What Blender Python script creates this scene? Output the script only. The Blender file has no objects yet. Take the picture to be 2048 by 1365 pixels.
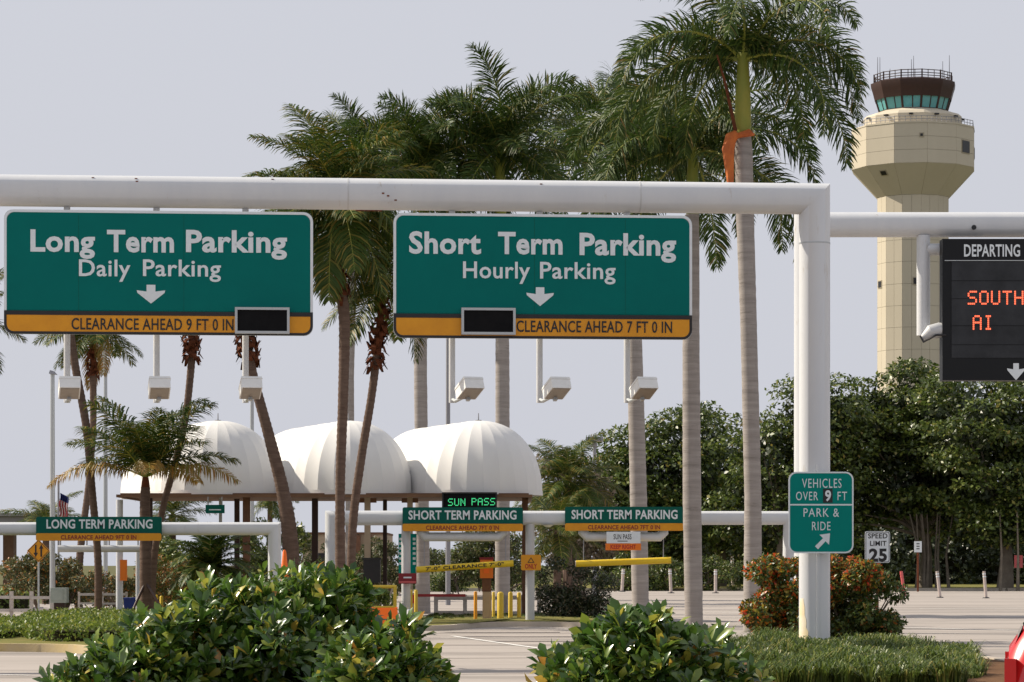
import bpy, math, random
import numpy as np
from mathutils import Vector, Matrix
R = math.radians
random.seed(7); rng = np.random.default_rng(11)
sc = bpy.context.scene
col = sc.collection
F, CZ, HY = 5800.0, 1.6, 1130.0

# ---------------------------------------------------------------- camera, sky, sun, exposure
cam = bpy.data.objects.new('camera', bpy.data.cameras.new('camera')); col.objects.link(cam)
cam.location = (0, 0, CZ); cam.rotation_euler = (R(90), 0, 0)
cam.data.sensor_width = 36; cam.data.lens = F / 2048 * 36
cam.data.shift_y = (HY - 682.5) / 2048; cam.data.clip_start = .5; cam.data.clip_end = 6000
sc.camera = cam
SUN = Vector((-0.74, 0.27, 0.64)).normalized()
w = bpy.data.worlds.new('World'); sc.world = w; w.use_nodes = True
nt = w.node_tree; nt.nodes.clear()
sky = nt.nodes.new('ShaderNodeTexSky'); sky.sky_type = 'NISHITA'; sky.sun_disc = False
sky.sun_elevation = math.asin(SUN.z); sky.sun_rotation = math.atan2(SUN.x, SUN.y)
sky.air_density = 1.4; sky.dust_density = 6.0; sky.ozone_density = 1.5
b1 = nt.nodes.new('ShaderNodeBackground'); b1.inputs[1].default_value = 0.055
b2 = nt.nodes.new('ShaderNodeBackground'); b2.inputs[0].default_value = (0.512, 0.524, 0.578, 1); b2.inputs[1].default_value = 1.0
mx = nt.nodes.new('ShaderNodeMixShader'); mx.inputs[0].default_value = 0.90   # thick bright overcast veil over the clear sky
out = nt.nodes.new('ShaderNodeOutputWorld')
nt.links.new(sky.outputs[0], b1.inputs[0]); nt.links.new(b1.outputs[0], mx.inputs[1])
nt.links.new(b2.outputs[0], mx.inputs[2]); nt.links.new(mx.outputs[0], out.inputs[0])
sl = bpy.data.lights.new('sun', 'SUN'); sl.energy = 5.0; sl.angle = R(0.6); sl.color = (1.0, 0.90, 0.75)
so = bpy.data.objects.new('sun', sl); col.objects.link(so); so.location = (-60, 0, 60)
so.rotation_euler = SUN.to_track_quat('Z', 'Y').to_euler()
sc.view_settings.view_transform = 'Standard'; sc.view_settings.look = 'None'
sc.view_settings.exposure = 0.38; sc.view_settings.gamma = 1.0; sc.view_settings.use_curve_mapping = False
sc.render.engine = 'CYCLES'
sc.cycles.transparent_max_bounces = 8; sc.cycles.max_bounces = 6

# ---------------------------------------------------------------- helpers
def W(px, py, Y): return Vector(((px - 1024) / F * Y, Y, CZ + (HY - py) / F * Y))
def X_(px, Y): return (px - 1024) / F * Y
def Z_(py, Y): return CZ + (HY - py) / F * Y
def gY(py): return CZ * F / (py - HY)
def S(Y): return F / Y

def tag(o, label=None, cat=None, group=None, kind=None):
    if label: o['label'] = label
    if cat: o['category'] = cat
    if group: o['group'] = group
    if kind: o['kind'] = kind
    return o
def thing(name, label, cat, loc=(0, 0, 0), rz=0.0, group=None):
    o = bpy.data.objects.new(name, None); col.objects.link(o); o.location = loc; o.rotation_euler = (0, 0, rz)
    o.empty_display_size = .2
    return tag(o, label, cat, group)
def mesh_obj(name, me, parent=None, loc=(0, 0, 0), rot=(0, 0, 0), sca=None):
    o = bpy.data.objects.new(name, me); col.objects.link(o); o.parent = parent; o.location = loc; o.rotation_euler = rot
    if sca: o.scale = (sca,) * 3 if isinstance(sca, (int, float)) else sca
    return o
def copy_tree(o, parent=None):
    c = o.copy(); col.objects.link(c); c.parent = parent
    for ch in list(o.children): copy_tree(ch, c)
    return c

def rrect(x0, z0, x1, z1, r, n=5):
    p = []
    for cx, cz, a0 in ((x1 - r, z1 - r, 0), (x0 + r, z1 - r, 90), (x0 + r, z0 + r, 180), (x1 - r, z0 + r, 270)):
        for i in range(n + 1):
            a = R(a0 + 90 * i / n); p.append((cx + r * math.cos(a), cz + r * math.sin(a)))
    return p

class MB:
    def __init__(s): s.v = []; s.f = []; s.m = []; s.cur = 0; s.ang = 34
    def add(s, vs, fs):
        b = len(s.v); s.v += [tuple(v) for v in vs]; s.f += [tuple(i + b for i in f) for f in fs]; s.m += [s.cur] * len(fs); return s
    def box(s, x0, y0, z0, x1, y1, z1, M=None):
        vs = [Vector((x, y, z)) for x in (x0, x1) for y in (y0, y1) for z in (z0, z1)]
        if M: vs = [M @ v for v in vs]
        return s.add(vs, [(0, 1, 3, 2), (4, 6, 7, 5), (0, 4, 5, 1), (2, 3, 7, 6), (0, 2, 6, 4), (1, 5, 7, 3)])
    def tube(s, pts, rs, n=12, caps=True):
        pts = [Vector(p) for p in pts]
        if isinstance(rs, (int, float)): rs = [rs] * len(pts)
        ds = [(pts[i + 1] - pts[i]).normalized() for i in range(len(pts) - 1)]
        u = ds[0].orthogonal().normalized()
        if abs(ds[0].z) < .9: u = ds[0].cross(Vector((0, 0, 1))).normalized()
        else: u = Vector((1, 0, 0)) - ds[0] * ds[0].x; u.normalize()
        base = len(s.v)
        for i, p in enumerate(pts):
            d = ds[max(0, i - 1)]
            v = d.cross(u).normalized()
            nrm = d if i in (0, len(pts) - 1) else (ds[i - 1] + ds[i]).normalized()
            for k in range(n):
                a = 2 * math.pi * k / n
                q = (u * math.cos(a) + v * math.sin(a)) * rs[i]
                dn = d.dot(nrm)
                if abs(dn) > .2: q = q - d * (q.dot(nrm) / dn)
                s.v.append(tuple(p + q))
            if 0 < i < len(pts) - 1:
                rot = ds[i - 1].rotation_difference(ds[i]); u = rot @ u; u = (u - ds[i] * u.dot(ds[i])).normalized()
        for i in range(len(pts) - 1):
            for k in range(n):
                a = base + i * n + k; b = base + i * n + (k + 1) % n
                s.f.append((a, b, b + n, a + n)); s.m.append(s.cur)
        if caps:
            s.f.append(tuple(base + k for k in reversed(range(n)))); s.m.append(s.cur)
            e = base + (len(pts) - 1) * n
            s.f.append(tuple(e + k for k in range(n))); s.m.append(s.cur)
        return s
    def prism(s, poly, y0, y1):           # polygon in x,z extruded along y; y0 < y1, front at y0
        n = len(poly); vs = [(x, y0, z) for x, z in poly] + [(x, y1, z) for x, z in poly]
        fs = [tuple(range(n)), tuple(n + i for i in reversed(range(n)))]
        fs += [(i, n + i, n + (i + 1) % n, (i + 1) % n) for i in range(n)]
        return s.add(vs, fs)
    def slab(s, poly, z0, z1):            # polygon in x,y extruded along z
        n = len(poly); vs = [(x, y, z1) for x, y in poly] + [(x, y, z0) for x, y in poly]
        fs = [tuple(range(n)), tuple(n + i for i in reversed(range(n)))]
        fs += [(i, n + i, n + (i + 1) % n, (i + 1) % n) for i in range(n)]
        return s.add(vs, fs)
    def ring(s, po, pi, y0, y1):          # frame between two outlines of the same point count
        n = len(po)
        vs = [(x, y0, z) for x, z in po] + [(x, y0, z) for x, z in pi] + [(x, y1, z) for x, z in po] + [(x, y1, z) for x, z in pi]
        fs = []
        for i in range(n):
            j = (i + 1) % n
            fs += [(i, n + i, n + j, j), (i, j, 2 * n + j, 2 * n + i), (n + i, 3 * n + i, 3 * n + j, n + j), (2 * n + i, 2 * n + j, 3 * n + j, 3 * n + i)]
        return s.add(vs, fs)
    def mesh(s, name, mats):
        me = bpy.data.meshes.new(name); me.from_pydata(s.v, [], s.f)
        for m_ in (mats if isinstance(mats, (list, tuple)) else [mats]): me.materials.append(m_)
        if len(me.materials) > 1: me.polygons.foreach_set('material_index', s.m)
        me.polygons.foreach_set('use_smooth', [True] * len(me.polygons))
        me.set_sharp_from_angle(angle=R(s.ang)); me.update()
        return me
    def build(s, name, mats, parent=None, loc=(0, 0, 0), rot=(0, 0, 0)):
        import bmesh
        me = s.mesh(name, mats)
        bm = bmesh.new(); bm.from_mesh(me); bmesh.ops.recalc_face_normals(bm, faces=bm.faces); bm.to_mesh(me); bm.free()
        return mesh_obj(name, me, parent, loc, rot)

# ---------------------------------------------------------------- materials
MATS = {}
def mat(name, c, rough=.6, metal=0., c2=None, scale=3., bump=0., bscale=30., spec=.4, stain=None, sscale=2., samt=.45, stretch=None, emit=None):
    m = bpy.data.materials.new(name); m.use_nodes = True; t = m.node_tree; N = t.nodes; L = t.links
    p = N['Principled BSDF']; p.inputs['Roughness'].default_value = rough; p.inputs['Metallic'].default_value = metal
    p.inputs['Specular IOR Level'].default_value = spec
    p.inputs['Base Color'].default_value = (*c, 1)
    tc = N.new('ShaderNodeTexCoord'); mp = N.new('ShaderNodeMapping'); L.new(tc.outputs['Object'], mp.inputs[0])
    if stretch: mp.inputs['Scale'].default_value = stretch
    last = None
    if c2:
        n = N.new('ShaderNodeTexNoise'); n.inputs['Scale'].default_value = scale; n.inputs['Detail'].default_value = 8; n.inputs['Roughness'].default_value = .65
        L.new(mp.outputs[0], n.inputs[0])
        r = N.new('ShaderNodeValToRGB'); r.color_ramp.elements[0].position = .32; r.color_ramp.elements[1].position = .68
        r.color_ramp.elements[0].color = (*c, 1); r.color_ramp.elements[1].color = (*c2, 1)
        L.new(n.outputs[0], r.inputs[0]); last = r.outputs[0]
    if stain:
        n = N.new('ShaderNodeTexNoise'); n.inputs['Scale'].default_value = sscale; n.inputs['Detail'].default_value = 10; n.inputs['Roughness'].default_value = .75
        L.new(mp.outputs[0], n.inputs[0])
        r = N.new('ShaderNodeValToRGB'); r.color_ramp.elements[0].position = 1 - samt; r.color_ramp.elements[1].position = min(1, 1.12 - samt)
        r.color_ramp.elements[0].color = (0, 0, 0, 1); r.color_ramp.elements[1].color = (.8, .8, .8, 1)
        L.new(n.outputs[0], r.inputs[0])
        x = N.new('ShaderNodeMixRGB'); L.new(r.outputs[0], x.inputs[0])
        if last: L.new(last, x.inputs[1])
        else: x.inputs[1].default_value = (*c, 1)
        x.inputs[2].default_value = (*stain, 1); last = x.outputs[0]
    if last: L.new(last, p.inputs['Base Color'])
    if bump:
        n = N.new('ShaderNodeTexNoise'); n.inputs['Scale'].default_value = bscale; n.inputs['Detail'].default_value = 6
        L.new(mp.outputs[0], n.inputs[0]); b = N.new('ShaderNodeBump'); b.inputs['Strength'].default_value = bump; b.inputs['Distance'].default_value = .02
        L.new(n.outputs[0], b.inputs['Height']); L.new(b.outputs[0], p.inputs['Normal'])
    if emit:
        p.inputs['Emission Color'].default_value = (*emit[0], 1); p.inputs['Emission Strength'].default_value = emit[1]
    MATS[name] = m; return m
def leafmat(name, stops, rough=.45, trans=.25, spec=.4):
    m = bpy.data.materials.new(name); m.use_nodes = True; t = m.node_tree; N = t.nodes; L = t.links
    p = N['Principled BSDF']; p.inputs['Roughness'].default_value = rough; p.inputs['Specular IOR Level'].default_value = spec
    g = N.new('ShaderNodeNewGeometry'); r = N.new('ShaderNodeValToRGB')
    e = r.color_ramp.elements
    while len(e) < len(stops): e.new(.5)
    for i, (q, c) in enumerate(stops): e[i].position = q; e[i].color = (*c, 1)
    L.new(g.outputs['Random Per Island'], r.inputs[0]); L.new(r.outputs[0], p.inputs['Base Color'])
    tr = N.new('ShaderNodeBsdfTranslucent'); L.new(r.outputs[0], tr.inputs[0])
    x = N.new('ShaderNodeMixShader'); x.inputs[0].default_value = trans
    L.new(p.outputs[0], x.inputs[1]); L.new(tr.outputs[0], x.inputs[2]); L.new(x.outputs[0], N['Material Output'].inputs[0])
    MATS[name] = m; return m

m_pipe = mat('white painted steel', (.56, .575, .60), .38, 0, (.61, .62, .63), 1.2, .03, 40, .5, stain=(.40, .34, .26), sscale=3.0, samt=.39, stretch=(1.6, 1, .3))
m_pipe_old = mat('grey white painted pipe', (.47, .48, .49), .5, 0, (.54, .54, .54), 2, .05, 40, .4, stain=(.35, .28, .2), sscale=4, samt=.36)
m_rust = mat('rust', (.22, .06, .02), .9, 0, (.10, .03, .015), 20, .5, 60)
m_yellowstain = mat('sun yellowed paint', (.80, .62, .30), .5, 0, (.78, .72, .60), 3)
m_green = mat('green sign sheeting', (.0, .15, .132), .6, 0, (.0, .132, .118), 1.1, 0, 10, .1)
m_green2 = mat('dark green sign sheeting', (.004, .10, .075), .5, 0, (.004, .09, .068), 3, 0, 10, .1)
m_bright_green = mat('bright green sign sheeting', (.0, .22, .185), .5, 0, (.0, .2, .17), 2, 0, 10, .1)
m_white_sheet = mat('white sign sheeting', (.72, .77, .80), .5, 0, (.66, .71, .74), 8)
m_amber = mat('amber sign sheeting', (.72, .31, .006), .42, 0, (.62, .25, .005), 2.2, stain=(.35, .12, .01), sscale=2, samt=.36)
m_orange = mat('orange sheeting', (.85, .20, .01), .5, 0, (.75, .17, .01), 3)
m_orange2 = mat('orange plastic', (.95, .17, .01), .5)
m_black = mat('black paint', (.012, .012, .014), .5, 0, (.02, .018, .02), 4)
m_ledblack = mat('black display', (.004, .004, .005), .6, 0, (.008, .008, .009), 6, spec=.1)
m_boardface = mat('led board window', (.014, .015, .017), .3, 0, (.035, .037, .042), 1.6, spec=.25)
m_boardframe = mat('led board frame', (.010, .011, .013), .5, spec=.2)
m_frame = mat('grey aluminium', (.45, .47, .48), .45, .6)
m_fixture = mat('white fixture housing', (.78, .78, .76), .45, 0, (.70, .70, .68), 6)
m_lens = mat('fixture lens', (.30, .26, .21), .35, 0, (.24, .2, .17), 8)
m_tower = mat('cream precast concrete', (.56, .50, .395), .85, 0, (.51, .455, .355), .25, .15, 4, .2, stain=(.46, .39, .28), sscale=.6, samt=.38, stretch=(1, 1, .25))
m_tower_core = mat('panel joint', (.38, .33, .245), .9)
m_cabbrown = mat('dark brown metal', (.052, .022, .016), .5, 0, (.04, .018, .014), 2)
m_cabglass = mat('teal glass', (.10, .34, .36), .08, 0, (.16, .42, .44), .4, spec=.8)
m_dark = mat('dark opening', (.012, .012, .014), .4)
m_rod = mat('grey steel rod', (.28, .28, .30), .5, .5)
m_fabric = mat('white canopy fabric', (.72, .71, .69), .65, 0, (.67, .66, .64), .8, .04, 60, .25, stain=(.60, .58, .54), sscale=1.6, samt=.34, stretch=(1, 1, .3))
m_fascia = mat('brown timber fascia', (.13, .065, .035), .7, 0, (.19, .10, .05), 2, .2, 20)
m_brown = mat('brown timber', (.17, .08, .04), .75, 0, (.11, .05, .03), 4, .3, 25)
m_tan = mat('tan stucco', (.42, .33, .24), .85, 0, (.36, .28, .2), 1.5, .2, 20)
m_conc = mat('pale concrete paving', (.375, .335, .305), .9, 0, (.30, .268, .243), .6, .25, 9, .2, stain=(.19, .17, .155), sscale=.30, samt=.50, stretch=(.16, 1, 1))
m_kerb = mat('concrete kerb', (.50, .44, .36), .85, 0, (.42, .36, .29), 2, .2, 25)
m_kerby = mat('worn yellow kerb', (.50, .38, .16), .85, 0, (.45, .37, .25), 1.5, .2, 25)
m_grassg = mat('dry lawn', (.11, .12, .03), .95, 0, (.20, .17, .055), 2.5, .6, 12, .1, stain=(.24, .15, .06), sscale=1.2, samt=.42)
m_mulch = mat('brown mulch', (.10, .055, .03), .95, 0, (.17, .09, .045), 9, .8, 30, .1)
m_ground = mat('ground', (.08, .085, .035), .95, 0, (.12, .11, .05), .05, .4, 5, .1)
m_tar_shadow = mat('tar joint and painted shadow', (.12, .10, .095), .9)
m_paint = mat('white road paint', (.74, .73, .70), .7, 0, (.6, .58, .55), 3)
m_rtrunk = mat('grey royal palm bark', (.37, .335, .31), .85, 0, (.24, .215, .20), 1.6, .5, 12, .15, stain=(.15, .13, .115), sscale=2.2, samt=.44, stretch=(.4, .4, 4))
m_btrunk = mat('brown palm bark', (.165, .115, .09), .9, 0, (.10, .065, .05), 6, .8, 18, .1, stretch=(.6, .6, 3))
m_shaft = mat('green crownshaft', (.16, .22, .03), .5, 0, (.30, .27, .04), 1.6, stretch=(1, 1, .4), stain=(.35, .14, .03), sscale=1.2, samt=.38)
m_boot = mat('dead leaf bases', (.17, .055, .025), .9, 0, (.08, .03, .018), 9, .6, 30, .1)
m_sheath = mat('orange dead sheath', (.62, .17, .03), .7, 0, (.36, .08, .02), 3, .2, 20)
m_fig = mat('grey fig bark', (.22, .19, .15), .9, 0, (.13, .11, .085), 2, .6, 8, .1)
m_twig = mat('twig bark', (.17, .13, .10), .9)
m_fence = mat('weathered white fence paint', (.62, .57, .52), .8, 0, (.50, .44, .40), 4, .2, 30, stain=(.3, .24, .2), sscale=4, samt=.4)
m_yel = mat('yellow bollard paint', (.68, .46, .03), .55, 0, (.58, .42, .05), 3, stain=(.3, .25, .08), sscale=4, samt=.38)
m_yel2 = mat('bright yellow tube', (.80, .55, .02), .45, 0, (.72, .5, .03), 4)
m_red = mat('red paint', (.42, .02, .015), .45)
m_dred = mat('dark red', (.22, .012, .02), .5)
m_blue = mat('blue plastic', (.02, .04, .22), .5)
m_cabinet = mat('grey green cabinet', (.36, .40, .37), .6, 0, (.3, .34, .31), 4)
m_carred = mat('red car paint', (.52, .012, .012), .18, 0, spec=.7)
m_glass = mat('dark car glass', (.06, .07, .085), .06, spec=.8)
m_tyre = mat('tyre rubber', (.02, .02, .02), .85)
m_rim = mat('alloy rim', (.5, .5, .52), .3, .9)
m_lamp_red = mat('red lamp lens', (.5, .01, .01), .15)
m_led_red = mat('red led', (.3, .02, .01), .4, emit=((1.0, .16, .07), 1.3))
m_led_green = mat('green led', (.01, .25, .08), .4, emit=((.08, .85, .32), .7))
m_bridge = mat('grey bridge concrete', (.30, .28, .28), .85, 0, (.25, .235, .235), .6)
m_pink = mat('faded red plastic post', (.62, .12, .12), .5)
m_delin = mat('faded white plastic post', (.56, .48, .44), .6, 0, (.45, .37, .33), 5)

lv_royal = leafmat('royal palm leaflets', [(0, (.026, .052, .010)), (.5, (.042, .078, .014)), (.85, (.08, .12, .02)), (.97, (.17, .17, .045)), (1, (.26, .18, .07))], .5, .2, .25)
lv_coco = leafmat('coconut palm leaflets', [(0, (.03, .062, .010)), (.5, (.055, .095, .015)), (.8, (.13, .14, .025)), (1, (.26, .19, .04))], .5, .25, .25)
lv_cocodry = leafmat('yellowing palm leaflets', [(0, (.20, .15, .03)), (.5, (.28, .17, .03)), (.8, (.36, .17, .03)), (1, (.16, .16, .03))], .5, .3)
lv_fig = leafmat('fig leaves', [(0, (.035, .055, .012)), (.4, (.065, .10, .02)), (.75, (.115, .16, .028)), (.95, (.21, .24, .05)), (1, (.26, .20, .05))], .4, .3, .5)
lv_gloss = leafmat('glossy shrub leaves', [(0, (.028, .07, .012)), (.4, (.06, .13, .018)), (.76, (.13, .21, .03)), (.93, (.30, .34, .05)), (.975, (.52, .44, .07)), (1, (.45, .20, .04))], .25, .32, .6)
lv_hedge = leafmat('small hedge leaves', [(0, (.07, .11, .018)), (.5, (.13, .19, .028)), (.85, (.22, .27, .045)), (1, (.30, .30, .06))], .45, .35)
lv_red = leafmat('red new leaves', [(0, (.50, .045, .012)), (.35, (.55, .13, .02)), (.6, (.42, .28, .035)), (1, (.12, .17, .025))], .4, .35)
lv_crot = leafmat('croton green leaves', [(0, (.035, .065, .014)), (.6, (.07, .11, .022)), (.88, (.15, .17, .03)), (1, (.30, .10, .02))], .4, .22)
lv_dull = leafmat('dull background leaves', [(0, (.05, .065, .025)), (.6, (.085, .10, .035)), (.9, (.15, .14, .05)), (1, (.22, .17, .10))], .55, .25)
lv_brown = leafmat('sparse brownish leaves', [(0, (.10, .085, .05)), (.5, (.16, .13, .085)), (.8, (.26, .20, .15)), (1, (.10, .11, .04))], .6, .25)
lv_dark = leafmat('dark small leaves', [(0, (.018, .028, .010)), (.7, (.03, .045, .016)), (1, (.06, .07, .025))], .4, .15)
lv_grass = leafmat('strap grass blades', [(0, (.045, .075, .014)), (.5, (.085, .13, .022)), (.85, (.17, .22, .04)), (1, (.30, .27, .08))], .45, .35, .5)
lv_orange = leafmat('orange flowering leaves', [(0, (.42, .13, .03)), (.4, (.36, .19, .04)), (.7, (.15, .14, .035)), (1, (.09, .11, .03))], .5, .25)
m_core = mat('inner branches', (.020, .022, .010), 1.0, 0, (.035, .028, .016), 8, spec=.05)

# ---------------------------------------------------------------- foliage in numpy
T_QUAD = (np.array([(0, 0, 0), (.5, .28, .05), (1, 0, -.06), (.5, -.28, .05)]), [(0, 3, 2, 1)])
T_LEAF = (np.array([(0, 0, 0), (.35, .13, .05), (.38, 0, 0), (.35, -.13, .05), (.74, .19, .03), (.78, 0, -.04), (.74, -.19, .03), (1, 0, -.12)]),
          [(0, 2, 1), (0, 3, 2), (1, 2, 5, 4), (2, 3, 6, 5), (4, 5, 7), (5, 6, 7)])
T_LEAF4 = (np.array([(0, 0, 0), (.55, .24, .06), (.55, 0, 0), (.55, -.24, .06), (1, 0, -.10)]), [(0, 2, 1), (0, 3, 2), (1, 2, 4), (2, 3, 4)])
def unit(a): return a / np.maximum(np.linalg.norm(a, axis=1, keepdims=True), 1e-9)
def leaf_mesh(name, pos, direc, nrm, size, tmpl, material):
    x = unit(direc); y = unit(np.cross(nrm, x)); z = np.cross(x, y)
    M = np.stack([x, y, z], axis=2)                       # N,3,3
    tv, tf = tmpl; n = len(pos); k = len(tv)
    v = np.einsum('nij,kj->nki', M, tv) * size[:, None, None] + pos[:, None, :]
    f = []
    base = (np.arange(n) * k)
    lens = []
    loops = np.concatenate([np.array(q)[None, :].repeat(n, 0) + base[:, None] for q in tf], axis=1).ravel()
    tot = np.tile(np.array([len(q) for q in tf]), n)
    me = bpy.data.meshes.new(name)
    me.vertices.add(n * k); me.vertices.foreach_set('co', v.reshape(-1))
    me.loops.add(len(loops)); me.loops.foreach_set('vertex_index', loops.astype(np.int32))
    st = np.concatenate([[0], np.cumsum(tot)[:-1]])
    me.polygons.add(len(tot)); me.polygons.foreach_set('loop_start', st.astype(np.int32)); 
    me.update(calc_edges=True); me.validate()
    me.materials.append(material)
    return me
def rdir(n): return unit(rng.normal(size=(n, 3)))
def lobe_points(lobes, n, shell=.3):
    L = np.array(lobes, dtype=float)
    wgt = (L[:, 3] * L[:, 4] + L[:, 3] * L[:, 5] + L[:, 4] * L[:, 5]); wgt /= wgt.sum()
    i = rng.choice(len(L), n, p=wgt); d = rdir(n)
    rad = 1 - shell * rng.random(n) ** 1.3
    p = L[i, :3] + d * L[i, 3:] * rad[:, None]
    nn = unit(d / L[i, 3:])
    return p, nn
def cloud(name, lobes, n, size, material, parent, shell=.3, tmpl=T_QUAD, jit=.7, zmin=0.02, droop=.3, stuff=True, under=-2):
    p, nn = lobe_points(lobes, n, shell); k = (p[:, 2] > zmin) & (nn[:, 2] > under); p = p[k]; nn = nn[k]; n = len(p)
    nrm = unit(nn + np.array([0, 0, .35]) + rng.normal(size=(n, 3)) * jit * .6)
    d = np.cross(nrm, rdir(n)) + nn * .5 + np.array([0, 0, -droop])
    sz = size * (.6 + .8 * rng.random(n))
    o = mesh_obj(name, leaf_mesh(name, p, d, nrm, sz, tmpl, material), parent)
    if stuff: o['kind'] = 'stuff'
    return o
def clumps(lobes, nsub, r, zmin=.1, flat=.75):
    """many small lobes scattered over the surface of a few large ones"""
    p, nn = lobe_points(lobes, nsub, .22); k = p[:, 2] > zmin; p = p[k]
    rr = r * (.6 + .8 * rng.random(len(p)))
    return [(*p[i], rr[i], rr[i], rr[i] * flat) for i in range(len(p))]

# ---------------------------------------------------------------- lettering
def _raw_text(s, bold, space):
    cu = bpy.data.curves.new('lettering', 'FONT'); cu.body = s; cu.offset = bold; cu.extrude = .02; cu.resolution_u = 3; cu.space_character = space
    ob = bpy.data.objects.new('lettering', cu); col.objects.link(ob)
    bpy.context.view_layer.update()
    me = bpy.data.meshes.new_from_object(ob.evaluated_get(bpy.context.evaluated_depsgraph_get()))
    bpy.data.objects.remove(ob); bpy.data.curves.remove(cu)
    n = len(me.vertices); a = np.empty(n * 3); me.vertices.foreach_get('co', a); return me, a.reshape(n, 3)
_, _h = _raw_text('H', 0, 1); CAP = _h[:, 1].max() - _h[:, 1].min()
def lettering(s, x0, x1, zb, cap, y, material, parent, bold=.02, depth=.006, name='lettering', space=1.05):
    """text between x0 and x1 on baseline zb, capital height cap, front face at y-depth (faces -y)"""
    me, a = _raw_text(s, bold, space)
    sx = (x1 - x0) / (a[:, 0].max() - a[:, 0].min()); sz = cap / CAP
    b = np.empty_like(a); b[:, 0] = x0 + (a[:, 0] - a[:, 0].min()) * sx
    b[:, 2] = zb + a[:, 1] * sz; b[:, 1] = y - (a[:, 2] + .02) / .04 * depth
    me.vertices.foreach_set('co', b.reshape(-1)); me.materials.clear(); me.materials.append(material); me.update()
    return mesh_obj(name, me, parent)
DOT = {'S': '01111 10000 10000 01110 00001 00001 11110', 'U': '10001 10001 10001 10001 10001 10001 01110', 'N': '10001 11001 10101 10101 10011 10001 10001',
       'P': '11110 10001 10001 11110 10000 10000 10000', 'A': '01110 10001 10001 11111 10001 10001 10001', 'O': '01110 10001 10001 10001 10001 10001 01110',
       'T': '11111 00100 00100 00100 00100 00100 00100', 'H': '10001 10001 10001 11111 10001 10001 10001', 'W': '10001 10001 10001 10101 10101 11011 10001',
       'E': '11111 10000 10000 11110 10000 10000 11111', 'I': '01110 00100 00100 00100 00100 00100 01110', ' ': '00000 ' * 6 + '00000'}
def dots(s, x0, z1, pitch, y, material, parent, adv=6, pz=None):
    h = pitch * .40; pz = pz or pitch
    for i, ch in enumerate(s):
        mb = MB()
        for r_, row in enumerate(DOT[ch].split()):
            for c_, v in enumerate(row):
                if v == '1':
                    x = x0 + (i * adv + c_ + .5) * pitch; z = z1 - (r_ + .5) * pz
                    mb.box(x - h, y - .008, z - pz * .4, x + h, y, z + pz * .4)
        mb.build('led_letter', material, parent)

class Plane:
    """a vertical plane through p0 at angle phi; converts photo pixels to metres along it"""
    def __init__(s, p0, phi): s.p0 = Vector(p0); s.phi = phi; s.u = Vector((math.cos(phi), math.sin(phi), 0))
    def at(s, px, py):
        k = (px - 1024) / F          # X = k*Y
        # p0.x + a ux = k (p0.y + a uy)
        a = (k * s.p0.y - s.p0.x) / (s.u.x - k * s.u.y)
        Y = s.p0.y + a * s.u.y
        return a, Z_(py, Y) - s.p0.z
# ================================================================ the setting: ground, paving, kerbs
def struct(name, mb, m, loc=(0, 0, 0), rz=0): return tag(mb.build(name, m, None, loc, (0, 0, rz)), kind='structure')
g = MB(); g.add([(-2500, -60, -.02), (2500, -60, -.02), (2500, 4500, -.02), (-2500, 4500, -.02)], [(0, 1, 2, 3)]); struct('ground', g, m_ground)
YK = gY(1182)
g = MB(); g.add([(-70, -20, 0), (95, -20, 0), (110, YK + 6, 0), (-6, YK - 2, 0), (-16, 120, 0), (-70, 100, 0)], [(0, 1, 2, 3, 4, 5)]); struct('parking_lot', g, m_conc)
# joints in the concrete, thin dark lines across the lot
for i, py in enumerate([1192, 1204.5, 1212, 1221, 1236, 1249, 1268, 1292, 1318, 1350]):
    Y = gY(py); g = MB(); x0, x1 = (X_(1190, Y), X_(2500, Y)) if py < 1262 else (X_(880, Y), X_(1180, Y))
    if py > 1262 and i % 2 == 0: x0, x1 = X_(870, Y), X_(1150, Y)
    g.add([(x0, Y, .004), (x1, Y + .6, .004), (x1, Y + .6 + .05 + .0006 * Y, .004), (x0, Y + .05 + .0006 * Y, .004)], [(0, 1, 2, 3)]); struct('road_joint', g, m_tar_shadow)
# painted stall and lane lines
def line(pts, wd, z=.008):
    g = MB(); a, b = Vector((*pts[0], z)), Vector((*pts[1], z)); d = (b - a).normalized(); n = Vector((-d.y, d.x, 0)) * wd / 2
    g.add([a - n, b - n, b + n, a + n], [(0, 1, 2, 3)]); struct('road_marking', g, m_paint)
def gp(px, py): Y = gY(py); return (X_(px, Y), Y)
line((gp(905, 1273), gp(1095, 1300)), .12)
line((gp(1800, 1256), gp(2300, 1268)), .25)
line((gp(1830, 1236), gp(2300, 1232)), .3)
line((gp(1840, 1218), gp(2300, 1216)), .3)
line((gp(1405, 1236), gp(1480, 1237)), .2)
line((gp(1405, 1225), gp(1480, 1226)), .2)
line((gp(-200, 1346), gp(60, 1352)), .12)

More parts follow.
